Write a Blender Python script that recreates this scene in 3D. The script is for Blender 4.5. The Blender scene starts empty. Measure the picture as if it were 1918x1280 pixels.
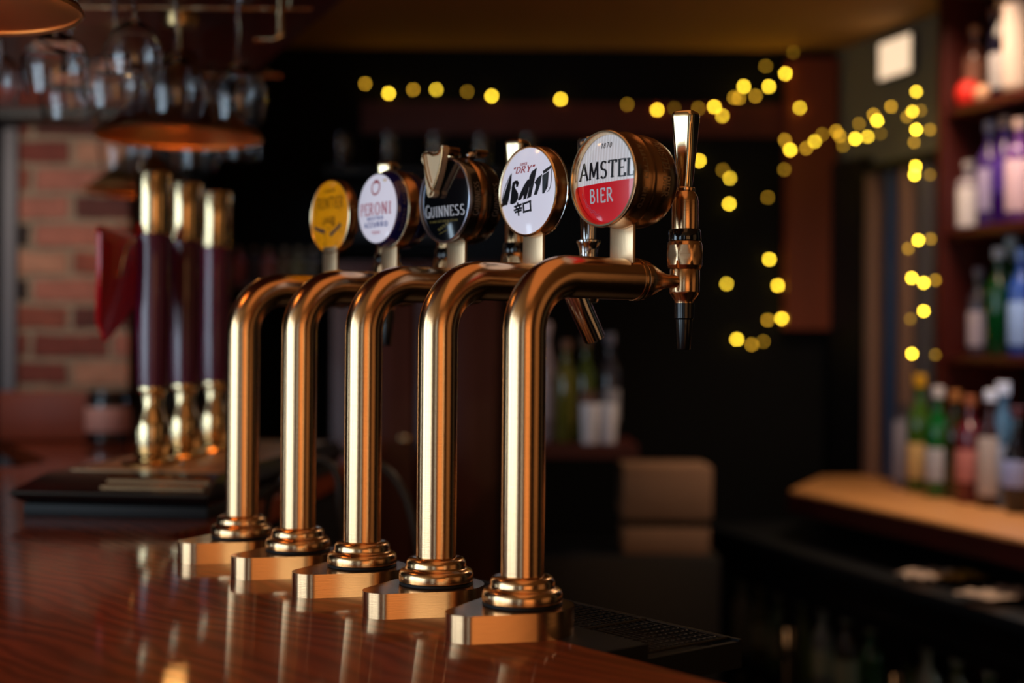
import bpy, bmesh, math, random
from mathutils import Vector, Matrix, noise
random.seed(7)
C = bpy.context.scene.collection
PI = math.pi; cos = math.cos; sin = math.sin
# ------------------------------------------------------------------ camera, light, exposure
T = 1.10                      # height of the bar top above the floor
CZ = T + 0.2775               # camera height
FP = 2600.0                   # focal length in pixels of the 1918 px wide frame
cam_d = bpy.data.cameras.new('camera'); cam = bpy.data.objects.new('camera', cam_d); C.objects.link(cam)
cam_d.sensor_width = 36.0; cam_d.lens = FP / 1918 * 36.0
cam_d.clip_start = 0.05
cam.location = (0, 0, CZ)
cam.rotation_euler = (PI/2, 0, math.radians(0.0)); ROLL = math.radians(0.45); cam.rotation_euler.rotate_axis('Z', ROLL)
cam_d.dof.use_dof = True; cam_d.dof.focus_distance = 1.45; cam_d.dof.aperture_fstop = 2.2
bpy.context.scene.camera = cam
sc = bpy.context.scene
w = bpy.data.worlds.new('dim_room_air'); sc.world = w; w.use_nodes = True
w.node_tree.nodes['Background'].inputs[0].default_value = (0.50, 0.42, 0.36, 1)
w.node_tree.nodes['Background'].inputs[1].default_value = 0.02
sc.view_settings.view_transform = 'Standard'; sc.view_settings.look = 'None'
sc.view_settings.exposure = 0.0; sc.view_settings.gamma = 1.0; sc.view_settings.use_curve_mapping = False

def area(name, loc, target, sx, sy, power, col, spread=180):
    l = bpy.data.lights.new(name, 'AREA'); l.shape = 'RECTANGLE'; l.size = sx; l.size_y = sy
    l.energy = power; l.color = col; l.spread = math.radians(spread)
    o = bpy.data.objects.new(name, l); C.objects.link(o); o.location = loc
    o.rotation_euler = (Vector(target) - Vector(loc)).to_track_quat('-Z', 'Y').to_euler()
    return o
DAY = (0.70, 0.90, 1.08)
WX = -2.75                    # street wall, left of the frame
# windows along that wall: centre, width, sill height, head height, light
WIN = [(-2.45, 0.70, .75, 2.32, 12), (-1.45, 1.0, .75, 2.32, 17), (-0.35, 1.0, .75, 2.32, 18), (0.72, 0.90, .75, 2.32, 17), (2.02, 0.16, 1.02, 1.34, .6)]
for yc, ww, wz0, wz1, pw in WIN:
    area('daylight_window', (WX + 0.03, yc, (wz0+wz1)/2), (0.0, yc, (wz0+wz1)/2), ww, wz1-wz0, pw*1.1, DAY)
area('daylight_door', (-0.62, -2.93, 1.5), (-0.62, 0, 1.4), 0.34, 1.7, 2.6, DAY)
area('brick_fill', (-1.38, 3.25, 1.88), (-1.24, 3.92, 1.35), 0.3, 0.2, 3.0, (1.0, 0.84, 0.68))  # added fill aimed at the brick pier from outside the frame
area('glass_shelf_fill', (-.32, 4.66, CZ+.545), (-.32, 4.66, 0), 0.55, 0.05, 0.7, (0.62, 0.78, 1.0))  # added cool fill so the wall-shelf glasses show up
area('fridge_fill', (1.50, 3.45, 0.66), (1.50, 3.45, 0), 0.05, 0.9, 1.3, (0.85, 0.95, 0.85))  # added light to lift the bottles inside the fridge
area('warm_side_fill', (2.85, 0.6, 1.4), (0, 1.0, 1.3), 2.0, 1.6, 2.6, (1.0, 0.50, 0.20))  # unseen warm fill, added for the right sides of the columns
area('warm_room_lamps', (1.35, -2.6, 1.45), (0.1, 1.2, 1.3), 1.9, 1.5, 10.5, (1.0, 0.46, 0.17))
area('warm_ceiling_panel', (0.1, 0.9, 2.37), (0.1, 0.9, 0), 0.7, 2.2, 2.3, (1.0, 0.40, 0.14))
area('backbar_downlight', (1.15, 3.35, 2.36), (1.15, 3.35, 0), 0.25, 1.1, 12, (1.0, 0.70, 0.46), 130)
for zz_ in (1.315, 1.675, 2.025): area('bottle_shelf_fill', (1.40, 3.60, zz_), (1.47, 3.62, 0), 0.03, 0.85, 0.45, (0.72, 0.84, 1.0))  # cool fill added under each shelf to brighten the bottles

# ------------------------------------------------------------------ materials
def rgb(h):
    h = h.lstrip('#'); v = [int(h[i:i+2], 16) / 255 for i in (0, 2, 4)]
    return tuple(((c / 12.92) if c <= 0.04045 else ((c + 0.055) / 1.055) ** 2.4) for c in v) + (1,)
def mat(name, col, rough=0.5, metal=0.0, coat=0.0, spec=0.5, trans=0.0, emit=None, es=0.0, bump=None, var=None, ior=1.45):
    """procedural principled material; bump=(scale vector, strength), var=(scale vector, second colour)"""
    m = bpy.data.materials.new(name); m.use_nodes = True
    nt = m.node_tree; b = nt.nodes['Principled BSDF']
    col = rgb(col) if isinstance(col, str) else tuple(col) + ((1,) if len(col) == 3 else ())
    b.inputs['Base Color'].default_value = col; b.inputs['Roughness'].default_value = rough
    b.inputs['Metallic'].default_value = metal; b.inputs['Coat Weight'].default_value = coat
    b.inputs['Coat Roughness'].default_value = 0.04
    b.inputs['Specular IOR Level'].default_value = spec; b.inputs['Transmission Weight'].default_value = trans
    b.inputs['IOR'].default_value = ior
    if emit: b.inputs['Emission Color'].default_value = rgb(emit) if isinstance(emit, str) else tuple(emit) + (1,); b.inputs['Emission Strength'].default_value = es
    def noise_tex(scale, detail=3):
        tc = nt.nodes.new('ShaderNodeTexCoord'); mp = nt.nodes.new('ShaderNodeMapping'); n = nt.nodes.new('ShaderNodeTexNoise')
        nt.links.new(tc.outputs['Object'], mp.inputs['Vector']); mp.inputs['Scale'].default_value = scale
        nt.links.new(mp.outputs['Vector'], n.inputs['Vector']); n.inputs['Scale'].default_value = 1; n.inputs['Detail'].default_value = detail
        return n
    if var:
        n = noise_tex(var[0]); mx = nt.nodes.new('ShaderNodeMix'); mx.data_type = 'RGBA'
        mx.inputs['A'].default_value = col; mx.inputs['B'].default_value = rgb(var[1])
        nt.links.new(n.outputs['Fac'], mx.inputs['Factor']); nt.links.new(mx.outputs['Result'], b.inputs['Base Color'])
    if bump:
        n = noise_tex(bump[0]); bp = nt.nodes.new('ShaderNodeBump'); bp.inputs['Strength'].default_value = bump[1]; bp.inputs['Distance'].default_value = 0.0005
        nt.links.new(n.outputs['Fac'], bp.inputs['Height']); nt.links.new(bp.outputs['Normal'], b.inputs['Normal'])
    return m

M = {}
M['brass'] = mat('brushed_brass', (0.80, 0.49, 0.255), 0.19, 1.0, bump=((12, 12, 2500), 0.12))
M['brass_x'] = mat('brushed_brass_along', (0.80, 0.49, 0.255), 0.20, 1.0, bump=((2500, 25, 25), 0.16))
M['plate'] = mat('brushed_brass_plate', (0.80, 0.49, 0.255), 0.22, 1.0, bump=((60, 60, 1200), 0.12))
M['copper'] = mat('bronze_badge_metal', (0.60, 0.33, 0.16), 0.24, 1.0, bump=((900, 30, 30), 0.12))
M['gold'] = mat('pale_gold_trim', (0.86, 0.66, 0.40), 0.22, 1.0, bump=((200, 200, 200), 0.05))
M['stem'] = mat('satin_brass_strip', (0.88, 0.60, 0.35), 0.38, 1.0, bump=((30, 900, 30), 0.2))
M['polbrass'] = mat('polished_brass', (0.85, 0.64, 0.36), 0.14, 1.0, bump=((40, 40, 300), 0.05))
M['harp'] = mat('pale_gold_harp', (0.98, 0.74, 0.46), 0.48, 1.0, bump=((60, 60, 60), 0.1))
M['harpedge'] = mat('bronze_harp_edge', (0.62, 0.38, 0.18), 0.25, 1.0, bump=((60, 60, 60), 0.05))
M['chrome'] = mat('chrome', (0.72, 0.70, 0.68), 0.09, 1.0, bump=((40, 40, 40), 0.02))
M['black'] = mat('black_plastic', '#0b0b0c', 0.28, coat=0.3, bump=((200, 200, 200), 0.05))
M['rubber'] = mat('black_rubber', '#08080a', 0.6, bump=((300, 300, 300), 0.1))
M['blackgloss'] = mat('black_lacquer', '#0c0c0f', 0.16, coat=1.0, bump=((30, 30, 30), 0.03))
M['blackside'] = mat('black_badge_band', '#120c0a', 0.25, coat=0.6, bump=((90, 90, 90), 0.03))
M['blueside'] = mat('navy_badge_band', '#17154a', 0.2, coat=0.8, bump=((90, 90, 90), 0.03))
M['whiteface'] = mat('emissive_white_badge', '#e6e2ea', 0.25, coat=1.0, emit='#e6e0f4', es=0.32, bump=((20, 20, 20), 0.02))  # emission added to brighten the white faces
M['yellowface'] = mat('amber_badge_print', '#f0a010', 0.25, coat=1.0, emit='#f0a010', es=0.12, var=((40, 90, 90), '#e08a06'))  # slight emission added to lift the amber
M['blackface'] = mat('black_badge_enamel', '#0a0c10', 0.12, coat=1.0, bump=((20, 20, 20), 0.02))
M['ink_black'] = mat('black_ink', '#15151a', 0.3, coat=1.0, bump=((50, 50, 50), 0.02))
M['ink_white'] = mat('white_ink', '#dfdde0', 0.3, coat=1.0, bump=((50, 50, 50), 0.02))
M['ink_red'] = mat('red_ink', '#b41c2c', 0.3, coat=1.0, bump=((50, 50, 50), 0.02))
M['ink_pink'] = mat('rose_ink', '#c8566c', 0.3, coat=1.0, bump=((50, 50, 50), 0.02))
M['ink_blue'] = mat('blue_ink', '#2c4a9c', 0.3, coat=1.0, bump=((50, 50, 50), 0.02))
M['ink_gold'] = mat('gold_ink', '#8c7a34', 0.4, coat=0.5, bump=((50, 50, 50), 0.02))
M['ink_brown'] = mat('brown_ink', '#4a2c0a', 0.3, coat=1.0, bump=((50, 50, 50), 0.02))
M['ink_grey'] = mat('slate_ink', '#3c3a40', 0.3, coat=1.0, bump=((50, 50, 50), 0.02))
M['emboss'] = mat('raised_bronze_lettering', (0.62, 0.44, 0.28), 0.42, 1.0, bump=((90, 90, 90), 0.05))
M['steelrim'] = mat('blue_steel_rim', (0.55, 0.60, 0.74), 0.3, 1.0, bump=((90, 90, 90), 0.03))
M['glass'] = mat('clear_glass', (1, 1, 1), 0.0, trans=1.0, ior=1.46)
M['wall'] = mat('near_black_wall_paint', '#07080a', 0.7, bump=((30, 30, 30), 0.3), var=((2, 2, 2), '#040506'), spec=0.2)
M['blackwood'] = mat('black_stained_wood', '#0a0809', 0.5, bump=((6, 80, 80), 0.3))
M['ceiling'] = mat('tan_ceiling_paint', '#c09458', 0.8, var=((1.5, 1.5, 1.5), '#b08048'))
M['floor'] = mat('dark_floor_tiles', '#100d0c', 0.5, var=((3, 3, 3), '#1a1412'))
M['streetwall'] = mat('ochre_wall_paint', '#5c4026', 0.8, var=((2, 2, 2), '#4c3420'))
M['gantrywood'] = mat('red_gantry_wood', '#6a2012', 0.4, coat=0.2, var=((3, 30, 2), '#4c140a'))
M['redwood'] = mat('dark_mahogany', '#480e08', 0.45, coat=0.05, var=((3, 30, 2), '#300704'), bump=((6, 60, 4), 0.2))
M['redwood2'] = mat('maroon_stained_wood', '#5a1810', 0.45, coat=0.1, var=((20, 20, 2), '#441008'))
M['orangewood'] = mat('orange_brown_wood', '#7c3010', 0.5, var=((14, 14, 1.5), '#68280c'))
M['tanwood'] = mat('tan_timber', '#94705e', 0.55, var=((20, 20, 1.5), '#7c5c4c'))
M['ledge'] = mat('pale_oak_top', '#c08850', 0.42, var=((3, 24, 24), '#a87040'), bump=((3, 50, 50), 0.2))
M['olive'] = mat('olive_wall_paint', '#827a64', 0.8, var=((2, 2, 2), '#746c58'))
M['steel'] = mat('dark_worktop_steel', '#2a2c30', 0.35, 0.6, bump=((20, 200, 20), 0.1))
M['greypaint'] = mat('grey_frame_paint', '#5c565a', 0.45, bump=((30, 30, 30), 0.1))
M['bluegrey'] = mat('blue_grey_frame', '#344668', 0.3, bump=((30, 30, 30), 0.1))
M['darkglass'] = mat('dark_cabinet_glass', '#0a0b0e', 0.06, coat=1.0, bump=((2, 2, 2), 0.02))
M['sleeve'] = mat('aubergine_lacquer', '#5c1236', 0.26, coat=0.9, bump=((15, 15, 15), 0.03))
M['clipred'] = mat('crimson_enamel', '#d40f1e', 0.4, coat=0.4, bump=((30, 30, 30), 0.05))
M['shade'] = mat('aged_brass_shade', (0.55, 0.36, 0.16), 0.28, 1.0, bump=((30, 30, 60), 0.1))
M['shadein'] = mat('copper_shade_lining', (0.95, 0.55, 0.25), 0.34, 1.0, bump=((60, 60, 60), 0.1))
M['bulb'] = mat('warm_lamp_bulb', '#ffd9a0', 0.3, emit=(1.0, 0.46, 0.12), es=18)
M['cord'] = mat('dark_cable', '#0b120a', 0.6, bump=((200, 200, 200), 0.1))
M['hose'] = mat('clear_beer_line', '#3a3028', 0.3, bump=((200, 200, 200), 0.1))
M['card'] = mat('brown_cardboard', '#86654c', 0.8, var=((8, 8, 8), '#765640'))
M['cream'] = mat('cream_ceramic', '#e4e6f0', 0.3, coat=0.5, bump=((20, 20, 20), 0.05))
M['paper'] = mat('creased_paper', '#cdb8a8', 0.8, bump=((60, 60, 60), 0.6))
M['yellowcloth'] = mat('yellow_bar_cloth', '#c09030', 0.9, bump=((300, 300, 300), 0.6))
M['lit'] = mat('lit_sign_diffuser', '#f4dcc0', 0.6, emit=(1.0, 0.72, 0.47), es=1.0)
FL = {}
for k, s in (('a', 36), ('b', 20), ('c', 9), ('d', 4.0), ('e', 1.8)):  # dim grades also draw reflections of bulbs as extra bulbs
    FL[k] = mat('fairy_bulb_glow', '#ffe060', 0.3, emit=(1.0, 0.66, 0.035) if k in 'ab' else (1.0, 0.52, 0.03), es=s)

def wood_top():
    m = bpy.data.materials.new('varnished_red_mahogany'); m.use_nodes = True; nt = m.node_tree; b = nt.nodes['Principled BSDF']
    N = nt.nodes.new; L = nt.links.new
    tc = N('ShaderNodeTexCoord'); mp = N('ShaderNodeMapping'); L(tc.outputs['Object'], mp.inputs['Vector'])
    mp.inputs['Rotation'].default_value = (0, 0, math.radians(-38.9 - 8)); mp.inputs['Scale'].default_value = (1, 1, 1)
    n1 = N('ShaderNodeTexNoise'); n1.inputs['Scale'].default_value = 4.0; n1.inputs['Detail'].default_value = 2; L(mp.outputs['Vector'], n1.inputs['Vector'])
    mx = N('ShaderNodeVectorMath'); mx.operation = 'SCALE'; mx.inputs['Scale'].default_value = 0.11; L(n1.outputs['Color'], mx.inputs[0])
    ad = N('ShaderNodeVectorMath'); ad.operation = 'ADD'; L(mp.outputs['Vector'], ad.inputs[0]); L(mx.outputs['Vector'], ad.inputs[1])
    mp2 = N('ShaderNodeMapping'); mp2.inputs['Scale'].default_value = (1.0, 0.10, 1); L(ad.outputs['Vector'], mp2.inputs['Vector'])
    wv = N('ShaderNodeTexWave'); wv.wave_type = 'BANDS'; wv.bands_direction = 'X'; wv.inputs['Scale'].default_value = 13; wv.inputs['Distortion'].default_value = 9.0
    wv.inputs['Detail'].default_value = 3; wv.inputs['Detail Scale'].default_value = 1.2; L(mp2.outputs['Vector'], wv.inputs['Vector'])
    mp3 = N('ShaderNodeMapping'); mp3.inputs['Scale'].default_value = (700, 26, 10); L(ad.outputs['Vector'], mp3.inputs['Vector'])
    n2 = N('ShaderNodeTexNoise'); n2.inputs['Scale'].default_value = 1; n2.inputs['Detail'].default_value = 3; L(mp3.outputs['Vector'], n2.inputs['Vector'])
    n3 = N('ShaderNodeTexNoise'); n3.inputs['Scale'].default_value = 5; n3.inputs['Detail'].default_value = 3; L(mp2.outputs['Vector'], n3.inputs['Vector'])
    r = N('ShaderNodeValToRGB'); e = r.color_ramp.elements
    e[0].position = 0.0; e[0].color = (0.050, 0.010, 0.005, 1); e[1].position = 1.0; e[1].color = (0.50, 0.095, 0.028, 1)
    x = e.new(0.5); x.color = (0.26, 0.045, 0.014, 1)
    m1 = N('ShaderNodeMath'); m1.operation = 'MULTIPLY_ADD'; m1.inputs[1].default_value = 0.30; L(wv.outputs['Fac'], m1.inputs[0])
    m2 = N('ShaderNodeMath'); m2.operation = 'MULTIPLY_ADD'; m2.inputs[1].default_value = 0.35; m2.inputs[2].default_value = -0.10; L(n2.outputs['Fac'], m2.inputs[0])
    m3 = N('ShaderNodeMath'); m3.operation = 'MULTIPLY_ADD'; m3.inputs[1].default_value = 0.55; L(n3.outputs['Fac'], m3.inputs[0]); L(m2.outputs[0], m3.inputs[2]); L(m3.outputs[0], m1.inputs[2])
    L(m1.outputs[0], r.inputs['Fac']); L(r.outputs['Color'], b.inputs['Base Color'])
    b.inputs['Roughness'].default_value = 0.35; b.inputs['Specular IOR Level'].default_value = 0.12
    b.inputs['Coat Weight'].default_value = 1.0; b.inputs['Coat Roughness'].default_value = 0.035; b.inputs['Coat IOR'].default_value = 1.5
    bp = N('ShaderNodeBump'); bp.inputs['Strength'].default_value = 0.35; bp.inputs['Distance'].default_value = 0.0006
    m4 = N('ShaderNodeMath'); m4.operation = 'ADD'; L(wv.outputs['Fac'], m4.inputs[0]); L(n2.outputs['Fac'], m4.inputs[1])
    L(m4.outputs[0], bp.inputs['Height']); L(bp.outputs['Normal'], b.inputs['Normal']); 
    bp2 = N('ShaderNodeBump'); bp2.inputs['Strength'].default_value = 0.12; bp2.inputs['Distance'].default_value = 0.0006
    mp4 = N('ShaderNodeMapping'); mp4.inputs['Scale'].default_value = (40, 420, 10); L(tc.outputs['Object'], mp4.inputs['Vector']); n4 = N('ShaderNodeTexNoise'); n4.inputs['Scale'].default_value = 1; n4.inputs['Detail'].default_value = 3; L(mp4.outputs['Vector'], n4.inputs['Vector']); L(n4.outputs['Fac'], bp2.inputs['Height']); L(bp2.outputs['Normal'], b.inputs['Coat Normal'])
    return m
M['bartop'] = wood_top()
def brick():
    m = bpy.data.materials.new('reclaimed_brickwork'); m.use_nodes = True; nt = m.node_tree; b = nt.nodes['Principled BSDF']
    N = nt.nodes.new; L = nt.links.new
    tc = N('ShaderNodeTexCoord'); sp = N('ShaderNodeSeparateXYZ'); cb = N('ShaderNodeCombineXYZ'); L(tc.outputs['Object'], sp.inputs[0])
    L(sp.outputs['X'], cb.inputs['X']); L(sp.outputs['Z'], cb.inputs['Y'])
    nz = N('ShaderNodeTexNoise'); nz.inputs['Scale'].default_value = 14; L(tc.outputs['Object'], nz.inputs['Vector'])
    sc_ = N('ShaderNodeVectorMath'); sc_.operation = 'SCALE'; sc_.inputs['Scale'].default_value = 0.018; L(nz.outputs['Color'], sc_.inputs[0])
    ad = N('ShaderNodeVectorMath'); L(cb.outputs[0], ad.inputs[0]); L(sc_.outputs[0], ad.inputs[1])
    t = N('ShaderNodeTexBrick'); L(ad.outputs[0], t.inputs['Vector']); t.inputs['Scale'].default_value = 1
    t.inputs['Brick Width'].default_value = 0.225; t.inputs['Row Height'].default_value = 0.078; t.inputs['Mortar Size'].default_value = 0.011; t.inputs['Mortar Smooth'].default_value = 0.4
    t.inputs['Color1'].default_value = (0, 0, 0, 1); t.inputs['Color2'].default_value = (1, 1, 1, 1); t.inputs['Mortar'].default_value = (0.5, 0.5, 0.5, 1)
    r = N('ShaderNodeValToRGB'); r.color_ramp.interpolation = 'CONSTANT'; e = r.color_ramp.elements
    e[0].position = 0; e[0].color = rgb('#2b1f1e'); e[1].position = 0.18; e[1].color = rgb('#7a3a30')
    for p, c in ((0.4, '#a86858'), (0.58, '#5e302a'), (0.72, '#b48068'), (0.88, '#8c4a3a')): q = e.new(p); q.color = rgb(c)
    L(t.outputs['Color'], r.inputs['Fac'])
    n2 = N('ShaderNodeTexNoise'); n2.inputs['Scale'].default_value = 30; L(tc.outputs['Object'], n2.inputs['Vector'])
    mm = N('ShaderNodeMix'); mm.data_type = 'RGBA'; mm.inputs['B'].default_value = rgb('#9a8470'); L(t.outputs['Fac'], mm.inputs['Factor']); L(r.outputs['Color'], mm.inputs['A'])
    m5 = N('ShaderNodeMix'); m5.data_type = 'RGBA'; m5.blend_type = 'MULTIPLY'; m5.inputs['Factor'].default_value = 0.5; L(mm.outputs['Result'], m5.inputs['A']); L(n2.outputs['Fac'], m5.inputs['B'])
    L(m5.outputs['Result'], b.inputs['Base Color']); b.inputs['Roughness'].default_value = 0.9
    bp = N('ShaderNodeBump'); bp.inputs['Distance'].default_value = 0.008; bp.invert = True; L(t.outputs['Fac'], bp.inputs['Height']); L(bp.outputs['Normal'], b.inputs['Normal'])
    return m
M['brick'] = brick()
def amstel_face():
    """white over red print, divided at the height of the disc centre, faint vertical stripes on the white half"""
    m = mat('white_and_red_badge_print', '#ffffff', 0.25, coat=1.0); nt = m.node_tree; b = nt.nodes['Principled BSDF']; N = nt.nodes.new; L = nt.links.new
    tc = N('ShaderNodeTexCoord'); sp = N('ShaderNodeSeparateXYZ'); L(tc.outputs['Object'], sp.inputs[0])
    a = N('ShaderNodeMath'); a.operation = 'MULTIPLY_ADD'; a.inputs[1].default_value = 0.03; L(sp.outputs['Y'], a.inputs[0]); L(sp.outputs['Z'], a.inputs[2])
    g = N('ShaderNodeMath'); g.operation = 'GREATER_THAN'; g.inputs[1].default_value = 0.4385; L(a.outputs[0], g.inputs[0])
    wv = N('ShaderNodeMath'); wv.operation = 'MULTIPLY'; wv.inputs[1].default_value = 1500; L(sp.outputs['Y'], wv.inputs[0])
    s = N('ShaderNodeMath'); s.operation = 'SINE'; L(wv.outputs[0], s.inputs[0])
    st = N('ShaderNodeMix'); st.data_type = 'RGBA'; st.inputs['A'].default_value = rgb('#cfc8c8'); st.inputs['B'].default_value = rgb('#e2dde0'); L(s.outputs[0], st.inputs['Factor'])
    mx = N('ShaderNodeMix'); mx.data_type = 'RGBA'; mx.inputs['A'].default_value = rgb('#c8101c'); L(st.outputs['Result'], mx.inputs['B']); L(g.outputs[0], mx.inputs['Factor'])
    L(mx.outputs['Result'], b.inputs['Base Color']); L(mx.outputs['Result'], b.inputs['Emission Color']); b.inputs['Emission Strength'].default_value = 0.30; return m  # print colours also emit, added to brighten the face
M['amstel'] = amstel_face()

# ------------------------------------------------------------------ helpers
def obj(name, bm, m, parent=None, smooth=True, ang=35):
    me = bpy.data.meshes.new(name); bmesh.ops.recalc_face_normals(bm, faces=bm.faces); bm.to_mesh(me); bm.free()
    me.materials.append(M[m] if isinstance(m, str) else m)
    if smooth:
        me.shade_smooth(); me.set_sharp_from_angle(angle=math.radians(ang))
    o = bpy.data.objects.new(name, me); C.objects.link(o)
    if parent: o.parent = parent
    return o
def tag(o, label, cat, group=None, kind=None):
    o['label'] = label; o['category'] = cat
    if group: o['group'] = group
    if kind: o['kind'] = kind
    return o
def thing(name, label, cat, loc=(0, 0, 0), rz=0.0, group=None):
    o = bpy.data.objects.new(name, None); C.objects.link(o); o.empty_display_size = 0.05
    o.location = loc; o.rotation_euler = (0, 0, rz); return tag(o, label, cat, group)
def struct(name, bm, m, parent=None, smooth=False):
    o = obj(name, bm, m, parent, smooth)
    if not parent: o['kind'] = 'structure'
    return o
def dup(o, parent=None, **kw):
    c = o.copy(); C.objects.link(c)
    if parent: c.parent = parent
    for ch in list(o.children): dup(ch, c)
    return c
def recentre(o, piv):
    """move a top-level mesh's origin"""
    o.data.transform(Matrix.Translation(-Vector(piv))); o.location = piv; return o
def prism(pts, z0, z1, bm=None, mtx=None, bev=0.0):
    bm = bm or bmesh.new()
    a = [bm.verts.new((x, y, z0)) for x, y in pts]; b = [bm.verts.new((x, y, z1)) for x, y in pts]; n = len(pts)
    fs = [bm.faces.new(a[::-1]), bm.faces.new(b)]
    for i in range(n): fs.append(bm.faces.new((a[i], a[(i+1) % n], b[(i+1) % n], b[i])))
    if bev:
        es = list({e for f in fs[:2] for e in f.edges})
        bmesh.ops.bevel(bm, geom=es, offset=bev, segments=2, affect='EDGES', profile=0.5)
    if mtx: bmesh.ops.transform(bm, matrix=mtx, verts=[v for v in bm.verts if v in set(a + b)] if not bev else bm.verts)
    return bm
def box(x0, x1, y0, y1, z0, z1, bm=None, bev=0.0):
    bm = bm or bmesh.new()
    vs = [bm.verts.new((x, y, z)) for z in (z0, z1) for x, y in ((x0, y0), (x1, y0), (x1, y1), (x0, y1))]
    fs = [bm.faces.new([vs[i] for i in f]) for f in ((3, 2, 1, 0), (4, 5, 6, 7), (0, 1, 5, 4), (1, 2, 6, 5), (2, 3, 7, 6), (3, 0, 4, 7))]
    if bev: bmesh.ops.bevel(bm, geom=list({e for f in fs for e in f.edges}), offset=bev, segments=2, affect='EDGES', profile=0.5)
    return bm
def lathe(prof, seg=48, mtx=None, bm=None, close=False):
    """prof: (radius, height) from bottom to top about Z"""
    bm = bm or bmesh.new(); rings = []
    for r, z in prof:
        if r < 1e-6: rings.append([bm.verts.new((0, 0, z))])
        else: rings.append([bm.verts.new((r*cos(2*PI*i/seg), r*sin(2*PI*i/seg), z)) for i in range(seg)])
    pairs = list(zip(rings, rings[1:])) + ([(rings[-1], rings[0])] if close else [])
    for a, b in pairs:
        for i in range(seg):
            j = (i+1) % seg
            if len(a) == 1 and len(b) == 1: continue
            if len(a) == 1: bm.faces.new((a[0], b[i], b[j]))
            elif len(b) == 1: bm.faces.new((a[i], a[j], b[0]))
            else: bm.faces.new((a[i], a[j], b[j], b[i]))
    if mtx: bmesh.ops.transform(bm, matrix=mtx, verts=[v for r in rings for v in r])
    return bm
def tube(path, rad, seg=32, bm=None, caps=True):
    bm = bm or bmesh.new(); path = [Vector(p) for p in path]; n = len(path); rings = []; up = None
    for i, p in enumerate(path):
        d = (path[min(i+1, n-1)] - path[max(i-1, 0)]).normalized()
        if up is None: up = Vector((0, 1, 0)) if abs(d.y) < 0.9 else Vector((1, 0, 0))
        a = (up - d * up.dot(d)).normalized(); b = d.cross(a); up = a
        r = rad[i] if isinstance(rad, (list, tuple)) else rad
        rings.append([bm.verts.new(p + a*r*cos(2*PI*k/seg) + b*r*sin(2*PI*k/seg)) for k in range(seg)])
    for a, b in zip(rings, rings[1:]):
        for k in range(seg): bm.faces.new((a[k], a[(k+1) % seg], b[(k+1) % seg], b[k]))
    if caps: bm.faces.new(rings[0][::-1]); bm.faces.new(rings[-1])
    return bm
RX = Matrix.Rotation(PI/2, 4, 'Y')      # lathe height axis Z -> +X
def loft(secs, bm=None):
    """secs: list of rings of equal count"""
    bm = bm or bmesh.new(); rings = [[bm.verts.new(p) for p in s] for s in secs]
    for a, b in zip(rings, rings[1:]):
        n = len(a)
        for k in range(n): bm.faces.new((a[k], a[(k+1) % n], b[(k+1) % n], b[k]))
    bm.faces.new(rings[0][::-1]); bm.faces.new(rings[-1]); return bm

# ------------------------------------------------------------------ drawn lettering
def arc(cx, cy, rx, ry, a0, a1, n=14):
    return [(cx + rx*cos(math.radians(a0 + (a1-a0)*i/n)), cy + ry*sin(math.radians(a0 + (a1-a0)*i/n))) for i in range(n+1)]
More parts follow.
